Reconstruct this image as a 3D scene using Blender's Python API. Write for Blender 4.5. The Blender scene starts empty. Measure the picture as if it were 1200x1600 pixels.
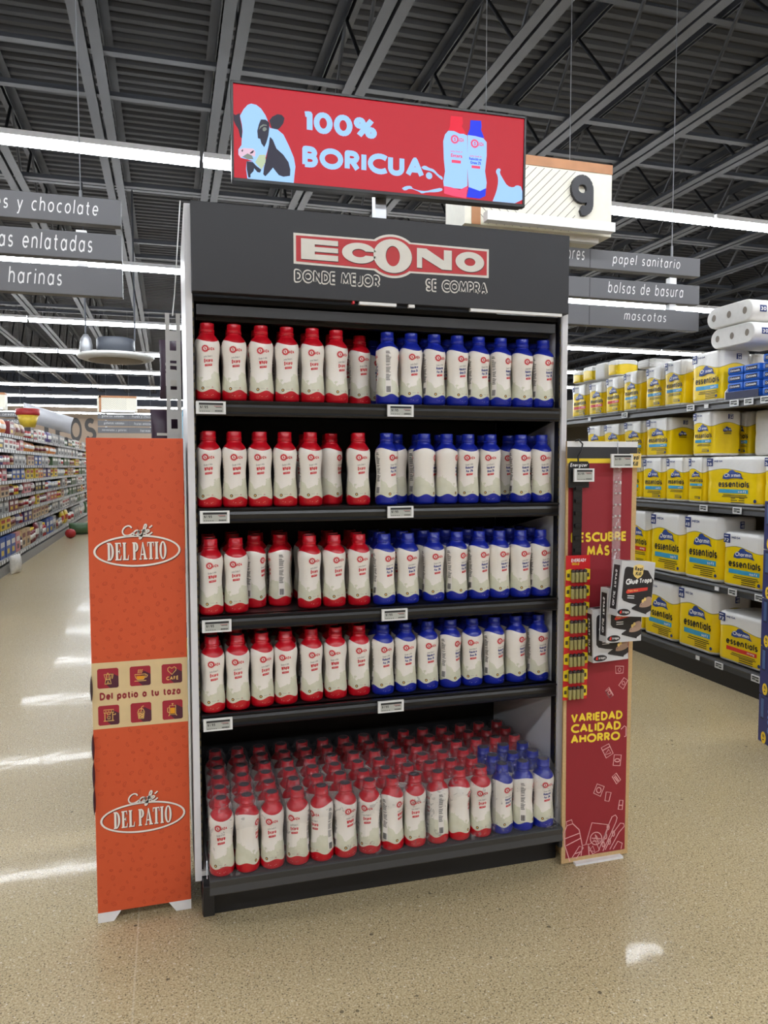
import bpy, bmesh, math, random
from mathutils import Vector, Matrix
from mathutils.geometry import tessellate_polygon
random.seed(7)
PI = math.pi
S = bpy.context.scene
COL = S.collection

# ---------------------------------------------------------------- camera, world, exposure, lamps
cam_d = bpy.data.cameras.new('camera')
cam_d.sensor_fit = 'VERTICAL'
cam_d.sensor_height = 36.0
cam_d.lens = 36.0 * 1165.04 / 1600.0
cam_d.clip_end = 200
cam = bpy.data.objects.new('camera', cam_d)
COL.objects.link(cam)
_yaw, _pit, _rol = .2819, -.0615, -.0014
_F = Vector((math.sin(_yaw) * math.cos(_pit), math.cos(_yaw) * math.cos(_pit), math.sin(_pit)))
_R0 = Vector((math.cos(_yaw), -math.sin(_yaw), 0))
_U0 = _R0.cross(_F)
_R = _R0 * math.cos(_rol) + _U0 * math.sin(_rol)
_U = _U0 * math.cos(_rol) - _R0 * math.sin(_rol)
_m = Matrix((_R, _U, -_F)).transposed().to_4x4()
_m.translation = Vector((-.0786, -2.3005, 1.3921))
cam.matrix_world = _m
S.camera = cam
S.view_settings.view_transform = 'Standard'
S.view_settings.look = 'None'
S.view_settings.gamma = 1
S.view_settings.use_curve_mapping = False
S.view_settings.exposure = 0.3
w = bpy.data.worlds.new('world')
S.world = w
w.use_nodes = True
w.node_tree.nodes['Background'].inputs[0].default_value = (.85, .9, 1, 1)
w.node_tree.nodes['Background'].inputs[1].default_value = .05
LAMP = 34.0            # radiance of the linear ceiling lights
LAMP_ROWS = [-7.35, -3.4, .55, 4.5, 8.3, 12.5, 16.3, 19.9, 24.0, 28.1, 32.9, 37.2]
LAMP_Z = 4.0


# ---------------------------------------------------------------- materials
def lin(c):
    c = c / 255.0
    return c / 12.92 if c <= .04045 else ((c + .055) / 1.055) ** 2.4


def rgb(*c):
    return (lin(c[0]), lin(c[1]), lin(c[2]), 1)


class N:
    """tiny node helper"""
    def __init__(s, m):
        s.t = m.node_tree
        s.n = m.node_tree.nodes
        s.l = m.node_tree.links

    def new(s, kind, **kw):
        n = s.n.new(kind)
        for k, v in kw.items():
            setattr(n, k, v)
        return n

    def link(s, a, b):
        s.l.new(a, b)

    def math(s, op, a, b=None, c=None):
        n = s.n.new('ShaderNodeMath')
        n.operation = op
        for i, v in enumerate((a, b, c)):
            if v is None:
                continue
            if isinstance(v, (int, float)):
                n.inputs[i].default_value = v
            else:
                s.l.new(v, n.inputs[i])
        return n.outputs[0]

    def mix(s, f, a, b):
        n = s.n.new('ShaderNodeMix')
        n.data_type = 'RGBA'
        for i, v in ((0, f), (6, a), (7, b)):
            if isinstance(v, (int, float, tuple)):
                n.inputs[i].default_value = v
            else:
                s.l.new(v, n.inputs[i])
        return n.outputs[2]


def mat(name, c, rough=.5, metal=0., var=.06, scale=30., spec=.5, emit=0., coat=0.):
    m = bpy.data.materials.new(name)
    m.use_nodes = True
    h = N(m)
    b = h.n['Principled BSDF']
    b.inputs['Roughness'].default_value = rough
    b.inputs['Metallic'].default_value = metal
    b.inputs['Specular IOR Level'].default_value = spec
    b.inputs['Coat Weight'].default_value = coat
    b.inputs['Coat Roughness'].default_value = .12
    col = rgb(*c)
    if emit:
        b.inputs['Base Color'].default_value = (0, 0, 0, 1)
        b.inputs['Emission Color'].default_value = col
        b.inputs['Emission Strength'].default_value = emit
        return m
    tc = h.new('ShaderNodeTexCoord')
    nz = h.new('ShaderNodeTexNoise')
    nz.inputs['Scale'].default_value = scale
    nz.inputs['Detail'].default_value = 2
    h.link(tc.outputs['Object'], nz.inputs['Vector'])
    lo = tuple(v * (1 - var) for v in col[:3]) + (1,)
    hi = tuple(min(1, v * (1 + var)) for v in col[:3]) + (1,)
    h.link(h.mix(nz.outputs['Fac'], lo, hi), b.inputs['Base Color'])
    return m


M = {}


def defmat(k, *a, **kw):
    M[k] = mat(k, *a, **kw)


defmat('black_metal', (27, 27, 30), .38, 0, .15, 12)
defmat('black_panel', (18, 18, 22), .6, 0, .1, 12)
defmat('lip_black', (34, 34, 36), .28, 0, .15, 20)
defmat('header_black', (41, 41, 45), .45, 0, .05, 8)
defmat('white_panel', (222, 222, 226), .35, 0, .03, 6)
defmat('deck_white', (205, 203, 200), .4)
defmat('red_logo', (200, 52, 58), .5)
defmat('cream', (232, 228, 220), .5)
defmat('logo_dark', (60, 40, 42), .5)
defmat('white', (238, 238, 238), .4)
defmat('tag_white', (236, 236, 236), .35)
defmat('tag_screen', (188, 190, 184), .3)
defmat('ink', (42, 42, 44), .6)
defmat('ink_red', (170, 60, 60), .6)
defmat('steel', (190, 192, 196), .3, .8)
defmat('grey_plank', (98, 98, 101), .45, 0, .04, 5)
defmat('grey_plank_dark', (66, 66, 69), .5)
defmat('sign_letter', (226, 226, 226), .5)
defmat('wood', (172, 118, 76), .5, 0, .25, 9)
defmat('cork', (206, 172, 122), .8, 0, .2, 120)
defmat('board_cream', (226, 222, 206), .5)
defmat('groove', (120, 116, 108), .6)
defmat('number_black', (42, 42, 46), .5)
defmat('orange_panel', (216, 88, 48), .5, 0, .03, 4)
defmat('bean', (186, 68, 36), .6)
defmat('band_cream', (226, 200, 152), .5)
defmat('icon_red', (168, 36, 56), .5)
defmat('icon_shade', (84, 34, 54), .5)
defmat('icon_line', (232, 186, 108), .5)
defmat('icon_gold', (236, 162, 30), .5)
defmat('text_maroon', (152, 42, 52), .5)
defmat('slot_brass', (92, 80, 52), .5)
defmat('logo_white', (244, 238, 230), .45)
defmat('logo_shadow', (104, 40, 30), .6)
defmat('poster_red', (152, 34, 46), .55, 0, .03, 3)
defmat('poster_yellow', (252, 218, 60), .5)
defmat('poster_dark', (52, 52, 54), .5)
defmat('poster_line', (238, 176, 176), .5)
defmat('card_red', (206, 28, 36), .4)
defmat('card_yellow', (226, 202, 30), .4)
defmat('battery_gold', (178, 172, 118), .3, .55)
defmat('battery_dark', (54, 44, 44), .35)
defmat('trap_white', (206, 206, 208), .45)
defmat('trap_black', (40, 38, 42), .4)
defmat('trap_red', (222, 62, 52), .5)
defmat('badge_gold', (246, 216, 130), .45)
defmat('mouse', (176, 146, 128), .6)
defmat('navy_box', (32, 38, 104), .45)
defmat('navy_dark', (22, 26, 66), .5)
defmat('box_blue', (110, 150, 214), .5)
defmat('box_yellow', (246, 206, 40), .5)
defmat('logo_blue', (30, 66, 146), .4)
defmat('logo_lightblue', (150, 196, 238), .4)
defmat('bar_teal', (58, 160, 204), .4)
defmat('bar_red', (226, 50, 44), .4)
defmat('text_black', (40, 38, 30), .5)
defmat('navy_tag', (34, 54, 120), .4)
defmat('wipes_blue', (40, 104, 206), .3)
defmat('wipes_sky', (120, 176, 240), .3)
defmat('roll_white', (242, 240, 236), .6)
defmat('roll_hole', (150, 140, 130), .8)
defmat('tan_back', (150, 142, 126), .6)
defmat('lip_grey', (66, 66, 66), .35)
defmat('gondola_grey', (150, 148, 144), .5)
defmat('joist', (68, 71, 78), .5, 0, .1, 3)
defmat('deck_ceiling', (62, 64, 70), .6, 0, .12, 2)
defmat('pipe', (84, 86, 92), .5)
defmat('vent_white', (222, 222, 218), .4)
defmat('vent_dark', (70, 74, 82), .4)
defmat('vent_tan', (150, 138, 120), .5)
defmat('fixture', (225, 226, 230), .4)
defmat('wall_tan', (176, 156, 138), .8)
defmat('wall_grey', (58, 62, 72), .8)
defmat('wall_text', (84, 82, 82), .7)
defmat('cable', (170, 172, 176), .4, .6)
defmat('sleeve_red', (192, 14, 32), .3, 0, .1, 40, coat=.3)
defmat('sleeve_blue', (22, 38, 152), .3, 0, .1, 40, coat=.3)
defmat('cap_top', (112, 104, 108), .25, .3)
defmat('print_red', (206, 36, 46), .4)
defmat('print_blue', (24, 48, 130), .4)
defmat('print_grey', (150, 146, 144), .5)
defmat('print_white', (236, 230, 224), .45)
defmat('emblem', (70, 58, 36), .5)
defmat('hanger_black', (26, 26, 28), .35)
defmat('bag_purple', (62, 44, 60), .35)
defmat('bag_grey', (192, 192, 196), .3)
# light sources / the lit screen
defmat('lamp_glow', (244, 249, 255), emit=LAMP)
for k, c, e in (('tv_red', (200, 28, 46), .78), ('tv_white', (156, 200, 255), .95), ('tv_dark', (44, 42, 60), .8),
                ('tv_pink', (226, 190, 210), .9), ('tv_grey', (130, 138, 130), .85), ('tv_lime', (190, 206, 170), .85), ('tv_blue', (20, 52, 226), .95),
                ('tv_bred', (226, 18, 52), .95), ('tv_rose', (232, 70, 110), .95)):
    defmat(k, c, emit=e)


def clear_plastic(name, alpha, tint, rough):
    m = bpy.data.materials.new(name)
    m.use_nodes = True
    h = N(m)
    b = h.n['Principled BSDF']
    out = h.n['Material Output']
    b.inputs['Base Color'].default_value = tint
    b.inputs['Roughness'].default_value = rough
    tr = h.new('ShaderNodeBsdfTransparent')
    mx = h.new('ShaderNodeMixShader')
    lw = h.new('ShaderNodeLayerWeight')
    lw.inputs[0].default_value = .35
    tc = h.new('ShaderNodeTexCoord')
    nz = h.new('ShaderNodeTexNoise')
    nz.inputs['Scale'].default_value = 38
    nz.inputs['Detail'].default_value = 4
    nz.inputs['Distortion'].default_value = 1.2
    h.link(tc.outputs['Object'], nz.inputs['Vector'])
    bp = h.new('ShaderNodeBump')
    bp.inputs['Strength'].default_value = .6
    bp.inputs['Distance'].default_value = .01
    h.link(nz.outputs['Fac'], bp.inputs['Height'])
    h.link(bp.outputs['Normal'], b.inputs['Normal'])
    f = h.math('ADD', h.math('MULTIPLY', lw.outputs['Facing'], alpha * .9), alpha * .45)
    streak = h.math('MULTIPLY', h.math('GREATER_THAN', nz.outputs['Fac'], .62), alpha * 2.2)
    h.link(h.math('MINIMUM', h.math('ADD', f, streak), .9), mx.inputs[0])
    h.link(tr.outputs[0], mx.inputs[1])
    h.link(b.outputs[0], mx.inputs[2])
    h.link(mx.outputs[0], out.inputs['Surface'])
    M[name] = m


clear_plastic('film', .13, (.36, .34, .36, 1), .09)
clear_plastic('clip_clear', .3, (.9, .8, .82, 1), .1)


def floor_mat():
    m = bpy.data.materials.new('terrazzo')
    m.use_nodes = True
    h = N(m)
    b = h.n['Principled BSDF']
    tc = h.new('ShaderNodeTexCoord')

    def noise(sc, det=3, dist=0):
        n = h.new('ShaderNodeTexNoise')
        n.inputs['Scale'].default_value = sc
        n.inputs['Detail'].default_value = det
        n.inputs['Distortion'].default_value = dist
        h.link(tc.outputs['Object'], n.inputs['Vector'])
        return n.outputs['Fac']

    def vor(sc):
        n = h.new('ShaderNodeTexVoronoi')
        n.inputs['Scale'].default_value = sc
        h.link(tc.outputs['Object'], n.inputs['Vector'])
        return n

    def ramp(v, a, c):
        n = h.new('ShaderNodeMapRange')
        h.link(v, n.inputs[0])
        n.inputs[1].default_value = a
        n.inputs[2].default_value = c
        return n.outputs[0]
    base = h.mix(noise(.7, 4), rgb(200, 182, 144), rgb(220, 205, 168))
    base = h.mix(ramp(noise(190, 2), .35, .7), rgb(166, 144, 106), base)
    v = vor(150)
    sp = h.math('MULTIPLY', ramp(v.outputs['Distance'], .42, .2), ramp(noise(130, 1), .47, .55))
    base = h.mix(h.math('MULTIPLY', sp, .85), base, rgb(84, 74, 58))
    v2 = vor(95)
    sp2 = h.math('MULTIPLY', ramp(v2.outputs['Distance'], .3, .18), ramp(noise(60, 1), .54, .6))
    base = h.mix(h.math('MULTIPLY', sp2, .7), base, rgb(230, 222, 200))
    v3 = vor(9)
    sp3 = h.math('LESS_THAN', v3.outputs['Distance'], .055)
    base = h.mix(h.math('MULTIPLY', sp3, .7), base, rgb(70, 62, 52))
    # saw-cut joints every 3.6 m
    sx = h.new('ShaderNodeSeparateXYZ')
    h.link(tc.outputs['Object'], sx.inputs[0])
    for ax, off in ((0, .19), (1, 1.25)):
        fr = h.math('PINGPONG', h.math('ADD', sx.outputs[ax], off), 1.83)
        base = h.mix(h.math('MULTIPLY', h.math('LESS_THAN', fr, .0025), .3), base, rgb(226, 216, 190))
    h.link(base, b.inputs['Base Color'])
    h.link(h.math('ADD', h.math('MULTIPLY', noise(2.5, 3), .08), .13), b.inputs['Roughness'])
    bp = h.new('ShaderNodeBump')
    bp.inputs['Strength'].default_value = .05
    bp.inputs['Distance'].default_value = .01
    h.link(noise(6, 2), bp.inputs['Height'])
    h.link(bp.outputs[0], b.inputs['Normal'])
    b.inputs['Specular IOR Level'].default_value = 0
    lw = h.new('ShaderNodeLayerWeight')
    lw.inputs[0].default_value = .5
    last = b.outputs[0]
    for rough, k, p, f0 in ((.24, .42, 4., .012), (.05, .075, 3., .008)):   # waxed film: a soft and a sharp reflection
        gl = h.new('ShaderNodeBsdfGlossy')
        gl.inputs['Roughness'].default_value = rough
        h.link(bp.outputs[0], gl.inputs['Normal'])
        mx = h.new('ShaderNodeMixShader')
        h.link(h.math('MULTIPLY_ADD', h.math('POWER', lw.outputs['Facing'], p), k, f0), mx.inputs[0])
        h.link(last, mx.inputs[1])
        h.link(gl.outputs[0], mx.inputs[2])
        last = mx.outputs[0]
    h.link(last, h.n['Material Output'].inputs['Surface'])
    M['floor'] = m


floor_mat()


def bottle_mat(name, c):
    """sleeve printed white between two wavy edges with a milk splash; colour c above and below"""
    m = bpy.data.materials.new(name)
    m.use_nodes = True
    h = N(m)
    b = h.n['Principled BSDF']
    tc = h.new('ShaderNodeTexCoord')
    sx = h.new('ShaderNodeSeparateXYZ')
    h.link(tc.outputs['Object'], sx.inputs[0])
    x, y, z = sx.outputs
    th = h.math('ARCTAN2', y, x)
    wv = h.math('SINE', h.math('MULTIPLY_ADD', th, 2, 1.2))
    w2 = h.math('SINE', h.math('MULTIPLY_ADD', th, 4, .4))
    up = h.math('MULTIPLY_ADD', wv, .0055, .1795)
    lo = h.math('MULTIPLY_ADD', w2, .0045, .029)
    white = h.math('MULTIPLY', h.math('LESS_THAN', z, up), h.math('GREATER_THAN', z, lo))
    nz = h.new('ShaderNodeTexNoise')
    nz.inputs['Scale'].default_value = 55
    nz.inputs['Detail'].default_value = 3
    h.link(tc.outputs['Object'], nz.inputs['Vector'])
    hump = h.math('MULTIPLY', h.math('SINE', h.math('MULTIPLY_ADD', th, 2, 2.2)), .016)
    top = h.math('ADD', h.math('MULTIPLY_ADD', nz.outputs['Fac'], .05, .052), hump)
    spl = h.math('LESS_THAN', z, top)
    nz2 = h.new('ShaderNodeTexNoise')
    nz2.inputs['Scale'].default_value = 26
    h.link(tc.outputs['Object'], nz2.inputs['Vector'])
    milk = h.mix(nz2.outputs['Fac'], rgb(200, 199, 172), rgb(232, 230, 214))
    lab = h.mix(spl, rgb(240, 234, 226), milk)
    h.link(h.mix(white, rgb(*c), lab), b.inputs['Base Color'])
    b.inputs['Roughness'].default_value = .3
    b.inputs['Coat Weight'].default_value = .2
    M[name] = m


bottle_mat('bottle_red', (196, 14, 32))
bottle_mat('bottle_blue', (22, 38, 154))


def pack_mat():
    """toilet paper wrapper: white top, wavy yellow field, pale foot (generated coordinates of each pack)"""
    m = bpy.data.materials.new('paper_wrapper')
    m.use_nodes = True
    h = N(m)
    b = h.n['Principled BSDF']
    tc = h.new('ShaderNodeTexCoord')
    sx = h.new('ShaderNodeSeparateXYZ')
    h.link(tc.outputs['Generated'], sx.inputs[0])
    x, y, z = sx.outputs
    wv = h.math('SINE', h.math('ADD', h.math('MULTIPLY', h.math('ADD', x, y), 5.6), -.5))
    up = h.math('MULTIPLY_ADD', wv, .045, .70)
    yl = h.math('MULTIPLY', h.math('LESS_THAN', z, up), h.math('GREATER_THAN', z, .05))
    edge = h.math('LESS_THAN', h.math('ABSOLUTE', h.math('SUBTRACT', z, up)), .008)
    c = h.mix(yl, rgb(240, 238, 234), rgb(250, 214, 14))
    c = h.mix(h.math('MULTIPLY', edge, .7), c, rgb(150, 130, 40))
    h.link(c, b.inputs['Base Color'])
    b.inputs['Roughness'].default_value = .28
    nz = h.new('ShaderNodeTexNoise')
    nz.inputs['Scale'].default_value = 24
    nz.inputs['Detail'].default_value = 3
    h.link(tc.outputs['Object'], nz.inputs['Vector'])
    bp = h.new('ShaderNodeBump')
    bp.inputs['Strength'].default_value = .25
    bp.inputs['Distance'].default_value = .01
    h.link(nz.outputs['Fac'], bp.inputs['Height'])
    h.link(bp.outputs[0], b.inputs['Normal'])
    M['pack'] = m


pack_mat()


# ---------------------------------------------------------------- mesh builder
class MB:
    def __init__(s):
        s.v, s.f, s.m, s.sm = [], [], [], []

    def face(s, pts, m=0, smooth=False):
        i = len(s.v)
        s.v += [tuple(p) for p in pts]
        s.f.append(tuple(range(i, i + len(pts))))
        s.m.append(m)
        s.sm.append(smooth)

    def box(s, x0, x1, y0, y1, z0, z1, m=0, rot=None):
        P = [Vector(p) for p in ((x0, y0, z0), (x1, y0, z0), (x1, y1, z0), (x0, y1, z0), (x0, y0, z1), (x1, y0, z1), (x1, y1, z1), (x0, y1, z1))]
        if rot:
            P = [rot @ p for p in P]
        i = len(s.v)
        s.v += [tuple(p) for p in P]
        for q in ((0, 3, 2, 1), (4, 5, 6, 7), (0, 1, 5, 4), (1, 2, 6, 5), (2, 3, 7, 6), (3, 0, 4, 7)):
            s.f.append(tuple(i + k for k in q))
            s.m.append(m)
            s.sm.append(False)
        return s

    def prism(s, prof, axis, a, b, m=0):
        """closed 2-D profile extruded along an axis (0: x, profile is (y,z); 1: y, profile is (x,z); 2: z, profile is (x,y))"""
        def P(u, v, t):
            return ((t, u, v), (u, t, v), (u, v, t))[axis]
        n = len(prof)
        i = len(s.v)
        s.v += [P(u, v, a) for u, v in prof] + [P(u, v, b) for u, v in prof]
        for k in range(n):
            s.f.append((i + k, i + (k + 1) % n, i + n + (k + 1) % n, i + n + k))
            s.m.append(m)
            s.sm.append(False)
        for off, flip in ((0, 1), (n, 0)):
            for t in tessellate_polygon([[Vector((u, v, 0)) for u, v in prof]]):
                s.f.append(tuple(i + off + q for q in (t[::-1] if flip else t)))
                s.m.append(m)
                s.sm.append(False)
        return s

    def lathe(s, prof, n=20, m=0, c=(0, 0, 0), smooth=True, capm=None):
        i = len(s.v)
        for r, z in prof:
            for k in range(n):
                a = 2 * PI * k / n
                s.v.append((c[0] + r * math.cos(a), c[1] + r * math.sin(a), c[2] + z))
        for j in range(len(prof) - 1):
            for k in range(n):
                s.f.append((i + j * n + k, i + j * n + (k + 1) % n, i + (j + 1) * n + (k + 1) % n, i + (j + 1) * n + k))
                s.m.append(m)
                s.sm.append(smooth)
        s.f.append(tuple(i + k for k in range(n))[::-1])
        s.m.append(m)
        s.sm.append(False)
        e = i + (len(prof) - 1) * n
        s.f.append(tuple(e + k for k in range(n)))
        s.m.append(m if capm is None else capm)
        s.sm.append(False)
        return s

    def tube(s, pts, r, n=6, m=0):
        pts = [Vector(p) for p in pts]
        i = len(s.v)
        for k, p in enumerate(pts):
            d = (pts[min(k + 1, len(pts) - 1)] - pts[max(k - 1, 0)]).normalized()
            a = d.orthogonal().normalized() if k == 0 else (a - d * a.dot(d)).normalized()
            b = d.cross(a)
            for q in range(n):
                t = 2 * PI * q / n
                s.v.append(tuple(p + (a * math.cos(t) + b * math.sin(t)) * r))
        for k in range(len(pts) - 1):
            for q in range(n):
                s.f.append((i + k * n + q, i + k * n + (q + 1) % n, i + (k + 1) * n + (q + 1) % n, i + (k + 1) * n + q))
                s.m.append(m)
                s.sm.append(True)
        for e in (0, len(pts) - 1):
            s.f.append(tuple(i + e * n + q for q in range(n)))
            s.m.append(m)
            s.sm.append(False)
        return s

    def decal(s, tri, fn, m=0):
        """flat triangles (verts2d, faces) laid on a surface by fn(u, v)"""
        i = len(s.v)
        V = [Vector(fn(u, v)) for u, v in tri[0]]
        if len(tri) > 2:             # strokes that cross each other: a hair's breadth apart
            for q, f in enumerate(tri[1]):
                n = (V[f[1]] - V[f[0]]).cross(V[f[2]] - V[f[0]])
                if n.length > 0:
                    n = n.normalized() * (1.6e-5 * (q % 9))
                    for k in f:
                        V[k] = V[k] + n
        s.v += [tuple(p) for p in V]
        for f in tri[1]:
            s.f.append(tuple(i + k for k in f))
            s.m.append(m)
            s.sm.append(False)
        return s

    def poly(s, loops, fn, m=0):
        if not isinstance(loops[0][0], (list, tuple)):
            loops = [loops]
        vs = [p for l in loops for p in l]
        tris = tessellate_polygon([[Vector((u, v, 0)) for u, v in l] for l in loops])
        return s.decal((vs, tris), fn, m)

    def rect(s, x0, x1, z0, z1, fn, m=0, n=1, up=0.):
        if n > 1:
            for k in range(n):
                a, b = x0 + (x1 - x0) * k / n, x0 + (x1 - x0) * (k + 1) / n
                s.decal(([(a, z0 + up * (a - x0)), (b, z0 + up * (b - x0)), (b, z1 + up * (b - x0)), (a, z1 + up * (a - x0))], [(0, 1, 2, 3)]), fn, m)
            return s
        return s.decal(([(x0, z0), (x1, z0), (x1, z1), (x0, z1)], [(0, 1, 2, 3)]), fn, m)

    def line(s, pts, wd, fn, m=0, closed=False):
        """ribbon of width wd along a 2-D polyline"""
        pts = [Vector(p) for p in pts]
        n = len(pts)
        L, Rr = [], []
        for k, p in enumerate(pts):
            a = pts[(k - 1) % n] if (closed or k > 0) else p
            b = pts[(k + 1) % n] if (closed or k < n - 1) else p
            d = b - a
            if d.length < 1e-9:
                d = Vector((1, 0))
            d.normalize()
            nn = Vector((-d.y, d.x)) * wd / 2
            L.append(tuple(p + nn))
            Rr.append(tuple(p - nn))
        for k in range(n if closed else n - 1):
            q = (k + 1) % n
            s.decal(([L[k], Rr[k], Rr[q], L[q]], [(0, 1, 2, 3)]), fn, m)
        return s

    def data(s, name, mats):
        me = bpy.data.meshes.new(name)
        me.from_pydata(s.v, [], s.f)
        for k in mats:
            me.materials.append(M[k])
        me.polygons.foreach_set('material_index', s.m)
        me.polygons.foreach_set('use_smooth', s.sm)
        me.update()
        return me

    def build(s, name, mats, parent=None):
        if isinstance(mats, str):
            mats = [mats]
        return link(name, s.data(name, mats), parent)


def link(name, data, parent=None, loc=None, rotz=0):
    o = bpy.data.objects.new(name, data)
    COL.objects.link(o)
    if parent:
        o.parent = parent
    if loc:
        o.location = loc
    if rotz:
        o.rotation_euler = (0, 0, rotz)
    return o


def tag(o, label, cat, group=None):
    o['label'] = label
    o['category'] = cat
    if group:
        o['group'] = group
    return o


def thing(name, label, cat, loc=(0, 0, 0), rotz=0, group=None):
    return tag(link(name, None, None, loc, rotz), label, cat, group)


def struct(o):
    o['kind'] = 'structure'
    return o


def bevel(o, wdt=.002, seg=2):
    md = o.modifiers.new('bevel', 'BEVEL')
    md.width = wdt
    md.segments = seg
    md.limit_method = 'ANGLE'
    return o


def B(x0, x1, y0, y1, z0, z1, name, m, parent=None, bev=0):
    o = MB().box(x0, x1, y0, y1, z0, z1).build(name, m, parent)
    return bevel(o, bev) if bev else o


# ---------------------------------------------------------------- lettering
_TX = {}


def tx(s, bold=0., shear=0., space=1., res=2):
    k = (s, bold, shear, space, res)
    if k not in _TX:
        cu = bpy.data.curves.new('t', 'FONT')
        cu.body = s
        cu.offset = bold
        cu.shear = shear
        cu.space_character = space
        cu.resolution_u = res
        o = bpy.data.objects.new('t', cu)
        COL.objects.link(o)
        dg = bpy.context.evaluated_depsgraph_get()
        me = bpy.data.meshes.new_from_object(o.evaluated_get(dg))
        vs = [(v.co.x, v.co.y) for v in me.vertices]
        fs = [tuple(p.vertices) for p in me.polygons]
        bpy.data.objects.remove(o)
        bpy.data.curves.remove(cu)
        bpy.data.meshes.remove(me)
        x0, x1 = min(v[0] for v in vs), max(v[0] for v in vs)
        y0, y1 = min(v[1] for v in vs), max(v[1] for v in vs)
        _TX[k] = ([((a - x0) / (x1 - x0), (b - y0) / (y1 - y0)) for a, b in vs], fs)
    return _TX[k]


# stroke lettering: a plain geometric sans drawn with polylines on a unit cap height
def arc(cx, cy, rx, ry, a0, a1, n=10):
    return [(cx + rx * math.cos(math.radians(a0 + (a1 - a0) * k / n)), cy + ry * math.sin(math.radians(a0 + (a1 - a0) * k / n))) for k in range(n + 1)]


def O_(w, h, y=0):
    return arc(w / 2, y + h / 2, w / 2, h / 2, 0, 360, 22)


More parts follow.
